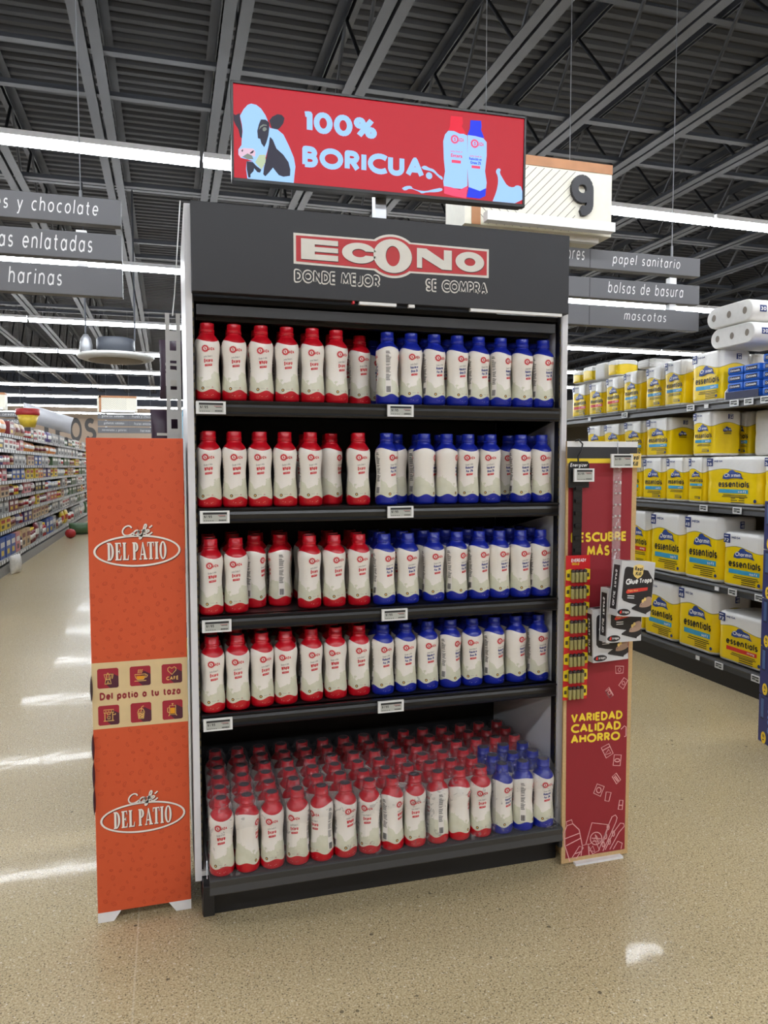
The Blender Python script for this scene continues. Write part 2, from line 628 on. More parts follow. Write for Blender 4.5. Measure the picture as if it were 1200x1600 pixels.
GL = {
    'A': (.72, [[(0, 0), (.36, 1), (.72, 0)], [(.13, .34), (.59, .34)]]),
    'B': (.52, [[(0, 0), (0, 1), (.26, 1)] + arc(.26, .77, .22, .23, 90, -90) + [(0, .54)], [(.26, .54)] + arc(.27, .27, .25, .27, 90, -90) + [(0, 0)]]),
    'C': (.72, [arc(.5, .5, .5, .5, 48, 312, 18)]),
    'D': (.64, [[(0, 0), (0, 1), (.2, 1)] + arc(.2, .5, .44, .5, 90, -90, 14) + [(0, 0)]]),
    'E': (.46, [[(.46, 0), (0, 0), (0, 1), (.46, 1)], [(0, .52), (.42, .52)]]),
    'F': (.44, [[(0, 0), (0, 1), (.44, 1)], [(0, .52), (.4, .52)]]),
    'G': (.8, [arc(.5, .5, .5, .5, 45, 360, 20) + [(.56, .5)]]),
    'H': (.6, [[(0, 0), (0, 1)], [(.6, 0), (.6, 1)], [(0, .52), (.6, .52)]]),
    'I': (.0, [[(0, 0), (0, 1)]]),
    'J': (.34, [[(.34, 1), (.34, .24)] + arc(.1, .22, .24, .22, 0, -120, 8)]),
    'K': (.56, [[(0, 0), (0, 1)], [(.54, 1), (.02, .47)], [(.18, .62), (.58, 0)]]),
    'L': (.42, [[(0, 1), (0, 0), (.42, 0)]]),
    'M': (.84, [[(0, 0), (.1, 1), (.42, .22), (.74, 1), (.84, 0)]]),
    'N': (.64, [[(0, 0), (0, 1), (.64, 0), (.64, 1)]]),
    'O': (.94, [O_(.94, 1)]),
    'P': (.48, [[(0, 0), (0, 1), (.24, 1)] + arc(.24, .74, .24, .26, 90, -90) + [(0, .48)]]),
    'Q': (.94, [O_(.94, 1), [(.6, .26), (.92, -.04)]]),
    'R': (.52, [[(0, 0), (0, 1), (.25, 1)] + arc(.25, .75, .24, .25, 90, -90) + [(0, .5)], [(.24, .5), (.52, 0)]]),
    'S': (.5, [arc(.25, .76, .23, .24, 40, 270, 12) + arc(.25, .26, .25, .26, 90, -150, 12)]),
    'T': (.56, [[(0, 1), (.56, 1)], [(.28, 0), (.28, 1)]]),
    'U': (.6, [[(0, 1), (0, .3)] + arc(.3, .3, .3, .3, 180, 360, 12) + [(.6, 1)]]),
    'V': (.66, [[(0, 1), (.33, 0), (.66, 1)]]),
    'W': (1., [[(0, 1), (.26, 0), (.5, .8), (.74, 0), (1., 1)]]),
    'X': (.6, [[(0, 0), (.6, 1)], [(.6, 0), (0, 1)]]),
    'Y': (.6, [[(0, 1), (.3, .48), (.6, 1)], [(.3, .48), (.3, 0)]]),
    'Z': (.54, [[(0, 1), (.54, 1), (0, 0), (.54, 0)]]),
    '0': (.58, [O_(.58, 1)]),
    '1': (.2, [[(0, .93), (.2, .97), (.2, 0)]]),
    '2': (.5, [arc(.25, .74, .25, .26, 170, -25, 10) + [(0, 0), (.52, 0)]]),
    '3': (.5, [arc(.24, .76, .22, .24, 150, -90, 10) + arc(.24, .27, .26, .27, 90, -150, 10)]),
    '4': (.6, [[(.44, 0), (.44, 1), (0, .28), (.6, .28)]]),
    '5': (.5, [[(.46, 1), (.12, 1), (.06, .58)] + arc(.23, .33, .27, .33, 120, -140, 12)]),
    '6': (.54, [[(.4, 1), (.06, .45)], arc(.27, .3, .27, .3, 0, 360, 18)]),
    '7': (.5, [[(0, 1), (.5, 1), (.14, 0)]]),
    '8': (.52, [arc(.26, .77, .22, .23, 0, 360, 16), arc(.26, .28, .26, .28, 0, 360, 16)]),
    '9': (.54, [arc(.27, .7, .27, .3, 0, 360, 18), [(.54, .7), (.54, .24)] + arc(.32, .22, .22, .22, 0, -105, 8)]),
    '%': (.8, [[(.12, 0), (.68, 1)], arc(.15, .77, .15, .2, 0, 360, 14), arc(.65, .23, .15, .2, 0, 360, 14)]),
    '.': (.0, [[(0, -.02), (0, .06)]]),
    '$': (.5, [arc(.25, .74, .22, .2, 40, 270, 12) + arc(.25, .28, .24, .24, 90, -150, 12), [(.25, -.1), (.25, 1.1)]]),
    '+': (.4, [[(0, .5), (.4, .5)], [(.2, .3), (.2, .7)]]),
    '-': (.3, [[(0, .4), (.3, .4)]]),
    ' ': (.2, []),
    'a': (.46, [arc(.22, .33, .22, .33, 30, 330, 14), [(.45, .68), (.45, 0)]]),
    'b': (.46, [[(0, 1), (0, 0)], arc(.24, .33, .22, .33, 150, -150, 14)]),
    'c': (.4, [arc(.25, .33, .25, .33, 55, 305, 12)]),
    'd': (.46, [arc(.22, .33, .22, .33, 30, 330, 14), [(.46, 1), (.46, 0)]]),
    'e': (.46, [[(.02, .34), (.46, .34)] + arc(.24, .34, .23, .33, 0, 315, 14)]),
    'f': (.28, [arc(.3, .8, .18, .2, 90, 180, 6) + [(.12, 0)], [(-.02, .64), (.28, .64)]]),
    'g': (.46, [arc(.22, .33, .22, .33, 30, 330, 14), [(.45, .68), (.45, -.06)] + arc(.23, -.06, .22, .24, 0, -150, 8)]),
    'h': (.42, [[(0, 1), (0, 0)], [(0, .4)] + arc(.21, .42, .21, .25, 180, 0, 8) + [(.42, 0)]]),
    'i': (.0, [[(0, .66), (0, 0)], [(0, .84), (0, .94)]]),
    'k': (.4, [[(0, 1), (0, 0)], [(.38, .66), (.02, .3)], [(.14, .42), (.4, 0)]]),
    'l': (.0, [[(0, 1), (0, 0)]]),
    'm': (.7, [[(0, .66), (0, 0)], [(0, .4)] + arc(.175, .46, .175, .21, 180, 0, 8) + [(.35, 0)], [(.35, .4)] + arc(.525, .46, .175, .21, 180, 0, 8) + [(.7, 0)]]),
    'n': (.42, [[(0, .66), (0, 0)], [(0, .4)] + arc(.21, .42, .21, .25, 180, 0, 8) + [(.42, 0)]]),
    'o': (.48, [arc(.24, .33, .24, .33, 0, 360, 18)]),
    'p': (.46, [[(0, .66), (0, -.3)], arc(.24, .33, .22, .33, 150, -150, 14)]),
    'r': (.26, [[(0, .66), (0, 0)], [(0, .42)] + arc(.2, .44, .2, .22, 180, 70, 5)]),
    's': (.34, [arc(.17, .49, .15, .17, 35, 270, 9) + arc(.17, .17, .17, .16, 90, -150, 9)]),
    't': (.28, [[(.12, .92), (.12, .16)] + arc(.26, .16, .14, .16, 180, 280, 5), [(-.02, .64), (.28, .64)]]),
    'u': (.42, [[(0, .66), (0, .24)] + arc(.21, .24, .21, .24, 180, 360, 8) + [(.42, .66)], [(.42, .66), (.42, 0)]]),
    'x': (.4, [[(0, 0), (.4, .66)], [(.4, 0), (0, .66)]]),
    'y': (.44, [[(0, .66), (.23, .02)], [(.44, .66), (.14, -.26), (.02, -.28)]]),
    'z': (.38, [[(0, .66), (.38, .66), (0, 0), (.38, 0)]]),
}
for _a, _b in (('Á', 'A'), ('É', 'E'), ('é', 'e'), ('á', 'a')):
    _h = 1.08 if _b.isupper() else .76
    _wd = GL[_b][0]
    GL[_a] = (_wd, GL[_b][1] + [[(_wd * .46, _h), (_wd * .46 + .14, _h + .16)]])


def sx(s, wd=.16, sp=.2, shear=0., wx=1., nb=6):
    """stroke text -> normalised triangles; wd stroke width, sp gap between letters, wx letter widening"""
    k = ('S', s, wd, sp, shear, wx)
    if k in _TX:
        return _TX[k]
    vs, fs = [], []
    x = 0.

    def seg(a, b):
        d = Vector((b[0] - a[0], b[1] - a[1]))
        if d.length < 1e-7:
            return
        n = Vector((-d.y, d.x)).normalized() * wd / 2
        i = len(vs)
        vs.extend([(a[0] - n.x, a[1] - n.y), (b[0] - n.x, b[1] - n.y), (b[0] + n.x, b[1] + n.y), (a[0] + n.x, a[1] + n.y)])
        fs.append((i, i + 1, i + 2, i + 3))

    def dot(p):
        i = len(vs)
        for q in range(nb):
            a = 2 * PI * q / nb
            vs.append((p[0] + wd / 2 * math.cos(a), p[1] + wd / 2 * math.sin(a)))
        fs.append(tuple(range(i, i + nb)))
    r = wd / 2
    for ch in s:
        wdt, lines = GL.get(ch, GL[' '])
        for l in lines:
            # keep the outline inside the cap height
            pts = [(x + r + px * wx, r + py * (1 - wd) if py >= 0 else r + py) for px, py in l]
            for j in range(len(pts) - 1):
                seg(pts[j], pts[j + 1])
                if j:
                    dot(pts[j])
            if l[0] == l[-1] or (abs(l[0][0] - l[-1][0]) + abs(l[0][1] - l[-1][1])) < 1e-6:
                dot(pts[0])
        x += wdt * wx + wd + sp
    x0, x1 = min(v[0] for v in vs), max(v[0] for v in vs)
    lo, hi = min(0, min(v[1] for v in vs)), max(v[1] for v in vs)
    vs = [(a + shear * b, b) for a, b in vs]
    x0, x1 = min(v[0] for v in vs), max(v[0] for v in vs)
    _TX[k] = ([((a - x0) / (x1 - x0), (b - lo) / (hi - lo)) for a, b in vs], fs, 1)
    return _TX[k]


def fit(t, x0, x1, z0, z1, slope=0.):
    return ([(x0 + u * (x1 - x0), z0 + v * (z1 - z0) + slope * u * (x1 - x0)) for u, v in t[0]],) + tuple(t[1:])


def front(y, off=0.0):
    return lambda u, v: (u, y - off, v)


def ell(cx, cz, a, b, n=32, a0=0, a1=2 * PI):
    closed = abs(a1 - a0 - 2 * PI) < 1e-6
    return [(cx + a * math.cos(a0 + (a1 - a0) * k / (n if closed else n - 1)), cz + b * math.sin(a0 + (a1 - a0) * k / (n if closed else n - 1))) for k in range(n)]


def smooth(pts, it=2):
    for _ in range(it):
        q = [pts[0]]
        for a, b in zip(pts, pts[1:]):
            q += [(a[0] * .75 + b[0] * .25, a[1] * .75 + b[1] * .25), (a[0] * .25 + b[0] * .75, a[1] * .25 + b[1] * .75)]
        pts = q + [pts[-1]]
    return pts


ORD = ['first', 'second', 'third', 'fourth', 'fifth', 'sixth', 'seventh', 'eighth', 'ninth', 'tenth', 'eleventh', 'twelfth', 'thirteenth', 'fourteenth', 'fifteenth',
       'sixteenth', 'seventeenth', 'eighteenth', 'nineteenth', 'twentieth']
for _t in ('twenty', 'thirty', 'forty', 'fifty', 'sixty'):
    ORD += [_t + '-' + d for d in ORD[:9]] + [{'twenty': 'thirtieth', 'thirty': 'fortieth', 'forty': 'fiftieth', 'fifty': 'sixtieth', 'sixty': 'seventieth'}[_t]]

# ================================================================ the room shell
FX0, FX1, FY0, FY1, CZ = -15., 22., -12., 41., 6.43
struct(MB().box(FX0, FX1, FY0, FY1, -.1, 0).build('floor', 'floor'))
mb = MB()
y = FY0
pitch = .2
while y < FY1:                       # corrugated steel deck, ribs across the aisles
    for (a, za), (b, zb) in (((0, .045), (.07, .045)), ((.07, .045), (.095, 0)), ((.095, 0), (.175, 0)), ((.175, 0), (.2, .045))):
        mb.face([(FX0, y + a, CZ + za), (FX0, y + b, CZ + zb), (FX1, y + b, CZ + zb), (FX1, y + a, CZ + za)])
    y += pitch
mb.box(FX0, FX1, FY0, FY1, CZ + .08, CZ + .2)
struct(mb.build('ceiling', 'deck_ceiling'))
struct(MB().box(FX0, FX1, FY1, FY1 + .2, 0, 4.7).box(FX0, FX1, FY1, FY1 + .2, 4.7, CZ + .2, 1).build('wall_back', ['wall_tan', 'wall_grey']))
struct(MB().box(FX0 - .2, FX0, FY0, FY1, 0, CZ + .2).build('wall_left', 'wall_grey'))
struct(MB().box(FX1, FX1 + .2, FY0, FY1, 0, CZ + .2).build('wall_right', 'wall_grey'))
struct(MB().box(FX0, FX1, FY0 - .2, FY0, 0, CZ + .2).build('wall_front', 'wall_tan'))

for k in range(-9, 17):              # open-web steel joists along the aisles
    x = -.73 + 1.325 * k
    mb = MB()
    for s in (-1, 1):
        xa, xb = sorted((x + s * .018, x + s * .125))
        mb.box(xa, xb, FY0, FY1, 5.4, 5.412)
        xa, xb = sorted((x + s * .018, x + s * .03))
        mb.box(xa, xb, FY0, FY1, 5.412, 5.5)
        xa, xb = sorted((x + s * .018, x + s * .125))
        mb.box(xa, xb, FY0, FY1, 6.405, 6.417)
        xa, xb = sorted((x + s * .018, x + s * .03))
        mb.box(xa, xb, FY0, FY1, 6.31, 6.405)
    y = FY0 + .5 + (k % 3) * .4
    while y < FY1 - 1.7:
        mb.tube([(x, y, 5.43), (x, y + .8, 6.37)], .022, 5)
        mb.tube([(x, y + .8, 6.37), (x, y + 1.6, 5.43)], .022, 5)
        y += 1.6
    struct(mb.build('ceiling_joist', 'joist'))
for y, z, r in ((5.73, 5.44, 0), (6.65, 5.44, 0), (4.9, 6.3, 0), (2.6, 5.44, 0), (12.2, 5.44, 0), (13.2, 5.44, 0), (19.2, 5.44, 0), (20.2, 5.44, 0), (26.6, 5.44, 0), (33.2, 5.44, 0), (9.38, 5.44, 0), (9.5, 5.44, 0), (18.5, 5.44, 0), (18.6, 5.44, 0)):
    mb = MB().box(FX0, FX1, y - .045, y + .045, z - .005, z + .005).box(FX0, FX1, y + .035, y + .045, z, z + .08)
    struct(mb.build('ceiling_bridging', 'joist'))
for y, x0, x1 in ((6.05, -5, -.86), (6.05, -.6, .45), (6.05, 4.2, 6.6)):
    struct(MB().tube([(x0, y, 5.62), (x1, y, 5.62)], .03, 8).build('ceiling_pipe', 'pipe'))

# linear ceiling lights in rows across the aisles
lamp_house = MB().prism([(-.06, .075), (-.06, .03), (.06, .03), (.06, .075)], 0, -1.32, 1.32).data('housing', ['fixture'])
prof = [(-.05, .028)] + [(-.05 * math.cos(PI * k / 8), .028 - .06 * math.sin(PI * k / 8)) for k in range(1, 8)] + [(.05, .028)]
lamp_diff = MB().prism(prof, 0, -1.315, 1.315).data('diffuser', ['lamp_glow'])
for r, y in enumerate(LAMP_ROWS):
    n = 0
    for k in range(-4, 5):
        x = .25 + 1.335 + 2.67 * k
        t = thing('linear_light', f'white linear ceiling light, {ORD[n]} from left in the {ORD[r]} row from the front', 'ceiling light', (x, y + .022 * x - .03, LAMP_Z), .022, 'linear ceiling lights')
        link('housing', lamp_house, t)
        link('diffuser', lamp_diff, t)
        n += 1

# big letters on the far wall
t = thing('wall_lettering', 'big dark grey letters on the tan wall far behind', 'sign', (-6, 40.97, 2.7))
f = lambda u, v: (u, 0, v)
tag_l = MB()
x = 2.25
for ch in 'SOETCAL':
    tag_l.decal(fit(sx(ch, .2), x - .58, x, 0, 1.3), f)
    x -= .73
tag_l.build('lettering', 'wall_text', t)
bb = B(FX0, FX1, FY1 - .06, FY1, 0, .2, 'baseboard_back', 'wall_grey')
struct(bb)

# ================================================================ gondola behind the endcap (dark run between the aisles)
t = thing('gondola_run', 'long dark shelving run reaching back behind the milk display', 'shelving', (.61, .6, 0))
B(-.03, .03, .1, 21, .0, 2.02, 'back_panel', 'black_panel', t)
B(-.6, .6, .1, 21, 0, .14, 'base', 'black_metal', t)
B(-.6, .6, .06, .1, 0, 1.9, 'end_panel', 'black_panel', t)
for z in (.55, .95, 1.35, 1.7):
    B(-.56, .56, .12, 21, z, z + .03, 'shelf', 'black_metal', t)
# goods along its left face: seen edge-on past the coffee panel
cols = [('white', 'white'), ('bar_teal', 'blue'), ('poster_yellow', 'yellow'), ('card_red', 'red'), ('wood', 'brown')]
i = 0
for z in (.14, .58, .98, 1.38):
    for k in (1, 2):
        c, cn = cols[(i * 3 + k) % 5]
        o = B(-.0, .14, 0, .26, 0, .22 + .04 * ((i + k) % 3), 'grocery_box', c)
        o.location = (.0, 1.0 + k * .34, z + .001)
        tag(o, f'{cn} grocery box behind the coffee panel, {ORD[i]} shelf up, {("nearer", "farther")[k - 1]} one', 'box', 'grocery boxes behind the coffee panel')
    i += 1

# clip strip and coffee bags hanging at the left edge
t = thing('clip_strip', 'narrow pale perforated clip strip hanging beside the white left side panel', 'clip strip', (-.05, .72, 1.2))
mb = MB()
zs = [.0 + .075 * k for k in range(10)]
mb.box(-.028, -.012, 0, .004, 0, .78).box(.012, .028, 0, .004, 0, .78)
for z in zs:
    mb.box(-.012, .012, 0, .004, z, z + .038)
mb.build('strip', 'deck_white', t)
MB().tube([(0, .002, .77), (0.01, .004, .86), (.036, -.02, 1.2)], .0022).build('hook', 'deck_white', t)


def bag(name, m, hgt, wd):
    mb = MB()
    n = 10
    for j in range(n + 1):
        v = j / n
        b_ = .035 * math.sin(PI * min(1, max(0, v))) ** .6
        ww = wd / 2 * (1 - .05 * math.sin(PI * v))
        for k in range(13):
            a = 2 * PI * k / 12
            mb.v.append((ww * math.cos(a), b_ * math.sin(a), v * hgt))
    for j in range(n):
        for k in range(12):
            mb.f.append((j * 13 + k, j * 13 + k + 1, (j + 1) * 13 + k + 1, (j + 1) * 13 + k))
            mb.m.append(0)
            mb.sm.append(True)
    return mb.data(name, [m])


bagd = bag('bag_body', 'bag_purple', .235, .115)
for k, (x, y, z, lab) in enumerate(((-.047, .84, 1.66, 'dark purple coffee bag hanging high on the clip strip'), (-.085, .86, 1.385, 'dark purple coffee bag low on the clip strip above the orange panel'))):
    t = thing('coffee_bag', lab, 'bag', (x, y, z), .2, 'coffee bags on the clip strip')
    link('bag_body', bagd, t)
    MB().box(-.04, .02, -.037, -.035, .05, .10).box(-.04, .0, -.037, -.035, .11, .115).box(-.04, .02, -.037, -.035, .13, .14).build('label', 'cream', t)

# ================================================================ the endcap display unit
U = thing('endcap_display', 'tall black and white endcap shelf unit stocked with milk bottles', 'shelf unit', (0, 0, 0))
for s, x0, x1 in ((0, -.02, 0.), (1, 1.222, 1.242)):
    o = MB().prism([(0.0, .112), (.56, .112), (.56, 2.16), (0.0, 2.16)], 0, x0, x1).build('side_panel', 'white_panel', U)
    bevel(o, .002)
B(0, 1.222, .535, .555, .14, 2.12, 'back_panel', 'black_panel', U)
B(.0, 1.222, .03, .55, 1.885, 1.9, 'canopy', 'black_panel', U)
mb = MB().box(.012, 1.205, .02, .06, 1.845, 1.875).box(.012, 1.205, .06, .09, 1.835, 1.86)
mb.build('canopy_rail', 'lip_black', U)
mb = MB().box(.0, 1.222, 0, .05, 0, .125).box(0., .035, -.06, .3, 0.03, .125).box(1.2, 1.2145, -.06, .3, 0.07, .125)
bevel(mb.build('kick_plate', 'black_metal', U), .003)
o = B(.0, .022, -.005, .02, .03, .118, 'foot', 'black_metal', U, .002)
o = MB().box(.0, 1.222, .0, .53, .128, .1425).build('base_deck', 'deck_white', U)
mb = MB().prism([(-.062, .143), (-.066, .14), (-.06, .118), (-.066, .098), (-.062, .094), (-.04, .098), (-.02, .128), (.02, .1425), (.02, .1445), (-.058, .1445)], 0, .02, 1.212)
bevel(mb.build('deck_lip', 'lip_grey', U), .001)
for x in (.0024, 1.2196):              # slotted uprights inside the side panels
    mb = MB().box(x - .0022, x + .0022, .012, .04, .14, 1.9)
    z = .17
    while z < 1.88:
        mb.box(x - .0018, x + .0018, .0105, .012, z, z + .016, 1)
        z += .026
    mb.build('slotted_upright', ['black_metal', 'slot_brass'], U)
SH = [1.590, 1.2655, .9355, .632]
for z in SH:
    sh = MB().box(.012, 1.212, .012, .5, z - .022, z).build('shelf', 'black_metal', U)
    mb = MB().prism([(.0, z), (-.004, z - .004), (.004, z - .012), (.001, z - .020), (.006, z - .034), (-.001, z - .040), (.004, z - .046), (.02, z - .046), (.02, z - .02), (.03, z - .02), (.03, z)], 0, .008, 1.216)
    mb.build('shelf_lip', 'lip_black', sh)
    for x0 in (.004, 1.208):
        MB().prism([(.03, z - .022), (.50, z - .022), (.50, z - .12), (.42, z - .12), (.05, z - .045)], 0, x0, x0 + .008).build('bracket', 'black_metal', sh)
# white divider fence at the left of the base deck
mb = MB()
for k in range(5):
    mb.tube([(.0135, -.05 + .1 * k, .145), (.0135, -.05 + .1 * k, .2)], .0018)
mb.tube([(.0135, -.05, .2), (.0135, .4, .2)], .0018).tube([(.0135, -.05, .172), (.0135, .4, .172)], .0018)
mb.build('wire_fence', 'steel', U)

# header sign with logo
HD = B(-.002, 1.224, -.035, .0, 1.9, 2.158, 'header_panel', 'header_black', U, .002)
HB = B(.0, 1.222, .0, .035, 2.05, 2.15, 'header_brace', 'black_panel', U)
F = front(-.035, .0012)
F2 = front(-.035, .0024)
F3 = front(-.035, .0036)


def logo_shape(g):
    """banner with a bulge, grown by g"""
    x0, x1, z0, z1 = .296 - g, .931 + g, 1.999 - g, 2.09 + g
    a, b, cx, cz = .084 + g, .0665 + g, .606, 2.0435
    top, bot = [], []
    for k in range(25):
        t_ = PI - PI * k / 24
        px, pz = cx + a * math.cos(t_), cz + b * math.sin(t_)
        if pz > z1:
            top.append((px, pz))
        t_ = -PI * k / 24
        px, pz = cx + a * math.cos(t_), cz + b * math.sin(t_)
        if pz < z0:
            bot.append((px, pz))
    return [(x0, z0), (x0, z1)] + [(x0, z1)] * 0 + top + [(x1, z1), (x1, z0)] + bot


mb = MB()
mb.poly(logo_shape(0), F, 0)
mb.poly(logo_shape(-.0075), F2, 1)
mb.build('logo_banner', ['cream', 'red_logo'], HD)
lt = MB()


def econo(fn, m, dx=0, dz=0):
    q = lambda l: [(a + dx, b + dz) for a, b in l]
    z0, z1 = 2.014, 2.075
    x0, x1 = .318, .432
    h_ = (z1 - z0)
    lt.poly(q([(x0, z0), (x1, z0), (x1, z0 + h_ * .27), (x0 + .042, z0 + h_ * .27), (x0 + .042, z0 + h_ * .40), (x1, z0 + h_ * .40), (x1, z0 + h_ * .63), (x0 + .042, z0 + h_ * .63),
               (x0 + .042, z0 + h_ * .75), (x1, z0 + h_ * .75), (x1, z1), (x0, z1)]), fn, m)
    cx, cz = .4985, 2.0445
    o_ = ell(cx, cz, .0545, .031, 30, .22, 2 * PI - .22)
    i_ = ell(cx, cz, .0225, .0125, 24, 2 * PI - .5, .5)
    lt.poly(q(o_ + i_), fn, m)
    cx, cz = .6235 - .0175, 2.0435
    lt.poly([q(ell(cx + .0, cz, .0625, .0515, 40)), q(ell(cx, cz, .023, .031, 28)[::-1])], fn, m)
    x0, x1 = .685, .802
    lt.poly(q([(x0, z0), (x0, z1), (x0 + .031, z1), (x1 - .027, z0 + .028), (x1 - .027, z1), (x1, z1), (x1, z0), (x1 - .033, z0), (x0 + .017, z0 + .034), (x0 + .017, z0)]), fn, m)
    cx, cz = .864, 2.0445
    lt.poly([q(ell(cx, cz, .0495, .0315, 36)), q(ell(cx, cz, .019, .0125, 24)[::-1])], fn, m)


econo(F3, 1, .0015, -.002)
econo(front(-.035, .0044), 0)
lt.build('logo_lettering', ['cream', 'logo_dark'], HD)
mb = MB()
for s_, a, b in (('DONDE MEJOR', .300, .562), ('SE COMPRA', .718, .924)):
    mb.decal(fit(sx(s_, .34, -.04, 0, .9), a - .004, b + .004, 1.943, 1.9845), F, 0)
    mb.decal(fit(sx(s_, .19, .11, 0, .9), a, b, 1.947, 1.9805), F2, 1)
mb.build('slogan_lettering', ['cream', 'header_black'], HD)
for a, b in ((.50, .62), (.66, .68), (.87, 1.20)):
    MB().box(a, b, -.033, -.02, 1.891, 1.9).build('label_holder', 'white', HD)
MB().box(.478, .485, -.034, -.02, 1.892, 1.9).build('shelf_marker', 'print_red', HD)

# ---------------------------------------------------------------- digital sign above the unit
TV = thing('digital_sign', 'wide landscape video screen showing a cow, two milk bottles and white words on red', 'screen', (.6525, .2, 2.155))
tvm = link('panel', None, TV, (0, 0, 2.4718 - 2.155))
tvm.rotation_euler = (-.0314, 0, -.0318)
bpy.data.objects.remove(tvm)
ROT = Matrix.Rotation(-.0318, 4, 'Z') @ Matrix.Rotation(.0314, 4, 'X')


def tvp(o):
    o.parent = TV
    o.matrix_local = Matrix.Translation((0, 0, 2.4718 - 2.155)) @ ROT
    return o


hw, hh = .5147, .1558
o = tvp(MB().box(-hw + .004, hw - .004, .004, .045, -hh + .004, hh - .004).build('housing', 'black_metal'))
mb = MB()
for (a, b, c, d) in ((-hw, hw, hh - .008, hh), (-hw, hw, -hh, -hh + .011), (-hw, -hw + .008, -hh, hh), (hw - .008, hw, -hh, hh)):
    mb.box(a, b, -.006, .02, c, d)
bevel(tvp(mb.build('bezel', 'lip_black')), .001)
scr = MB().rect(-hw + .006, hw - .006, -hh + .009, hh - .006, front(0)).build('screen', 'tv_red')
tvp(scr)
T1, T2, T3, T4 = (front(0, d) for d in (.0006, .0012, .0018, .0024))


def tvs(mb, name, mats):
    o = mb.build(name, mats)
    o.parent = scr
    return o


mb = MB()
cow = dict(
    body=[(-0.392, 0.023), (-0.366, 0.021), (-0.346, 0.007), (-0.327, -0.029), (-0.312, -0.063), (-0.307, -0.091), (-0.309, -0.106), (-0.313, -0.144), (-0.411, -0.144), (-0.416, -0.144), (-0.464, -0.144), (-0.468, -0.114), (-0.466, -0.089), (-0.439, -0.087), (-0.415, -0.113), (-0.395, -0.048)],
    neck=[(-0.39, -0.005), (-0.381, -0.013), (-0.369, -0.04), (-0.347, -0.057), (-0.33, -0.079), (-0.324, -0.102), (-0.325, -0.122), (-0.347, -0.127), (-0.362, -0.123), (-0.372, -0.112), (-0.381, -0.101), (-0.394, -0.118), (-0.406, -0.131), (-0.413, -0.125), (-0.41, -0.103), (-0.4, -0.062)],
    chest=[(-0.466, -0.089), (-0.446, -0.09), (-0.435, -0.101), (-0.419, -0.111), (-0.423, -0.121), (-0.432, -0.12), (-0.442, -0.109), (-0.444, -0.118), (-0.454, -0.129), (-0.454, -0.139), (-0.461, -0.14), (-0.466, -0.113)],
    ear=[(-0.392, 0.046), (-0.382, 0.059), (-0.365, 0.069), (-0.351, 0.068), (-0.342, 0.059), (-0.346, 0.042), (-0.358, 0.026), (-0.368, 0.019), (-0.385, 0.024)],
    ledge=[(-0.506, 0.055), (-0.5, 0.051), (-0.486, 0.059), (-0.486, 0.043), (-0.479, 0.009), (-0.48, -0.019), (-0.486, -0.015), (-0.491, 0.008), (-0.5, 0.021), (-0.506, 0.034)],
    head=[(-0.45, 0.092), (-0.461, 0.087), (-0.474, 0.072), (-0.486, 0.05), (-0.48, 0.023), (-0.478, 0.002), (-0.481, -0.021), (-0.482, -0.04), (-0.492, -0.055), (-0.492, -0.071), (-0.485, -0.08), (-0.463, -0.083), (-0.442, -0.088), (-0.43, -0.098), (-0.415, -0.113), (-0.405, -0.072), (-0.393, -0.029), (-0.39, 0.023), (-0.399, 0.05), (-0.404, 0.061), (-0.418, 0.08), (-0.433, 0.09)],
    chin=[(-0.425, -0.065), (-0.405, -0.063), (-0.405, -0.086), (-0.418, -0.111), (-0.439, -0.09)],
    eyep=[(-0.419, 0.046), (-0.404, 0.047), (-0.392, 0.039), (-0.392, 0.023), (-0.395, -0.001), (-0.402, -0.025), (-0.409, -0.04), (-0.418, -0.029), (-0.422, -0.015), (-0.429, -0.014), (-0.431, 0.009), (-0.426, 0.029)],
    nose=[(-0.489, -0.055), (-0.475, -0.049), (-0.444, -0.048), (-0.437, -0.057), (-0.439, -0.073), (-0.449, -0.07), (-0.47, -0.069), (-0.485, -0.08), (-0.492, -0.071)],
    mouth=[(-0.48, -0.077), (-0.463, -0.065), (-0.449, -0.07), (-0.444, -0.081), (-0.463, -0.083)],
    nostril=[(-0.456, -0.063), (-0.446, -0.054), (-0.442, -0.054), (-0.446, -0.062), (-0.453, -0.065)],
    nostril2=[(-0.483, -0.059), (-0.479, -0.053), (-0.477, -0.056), (-0.479, -0.062)],
    eye=[(-0.414, 0.018), (-0.409, 0.023), (-0.402, 0.022), (-0.4, 0.016), (-0.407, 0.01), (-0.413, 0.011)],
    brow=[(-0.426, 0.012), (-0.42, 0.02), (-0.41, 0.027), (-0.4, 0.028), (-0.401, 0.031), (-0.413, 0.031), (-0.422, 0.024)])
for k, fn, c in (('body', T1, 0), ('neck', T2, 1), ('chest', T2, 1), ('ear', T1, 1), ('ledge', T1, 1), ('head', T2, 0), ('chin', T3, 4), ('eyep', T3, 1), ('nose', T3, 2), ('mouth', T4, 3), ('nostril', T4, 1), ('nostril2', T4, 1), ('eye', T4, 3), ('brow', T4, 3)):
    mb.poly(cow[k], fn, c)
tvs(mb, 'cow_picture', ['tv_white', 'tv_dark', 'tv_pink', 'tv_grey', 'tv_lime'])
mb = MB()
mb.decal(fit(sx('100%', .25, .05), -.276, -.03, .022, .091), T1)
tvs(mb, 'lettering', ['tv_white'])
mb = MB()
mb.decal(fit(sx('BORICUA', .26, .07), -.284, .137, -.089, -.021), T1)
mb.poly(ell(.156, -.078, .0115, .0115, 20), front(0, .0016))
tvs(mb, 'lettering', ['tv_white'])
mb = MB()
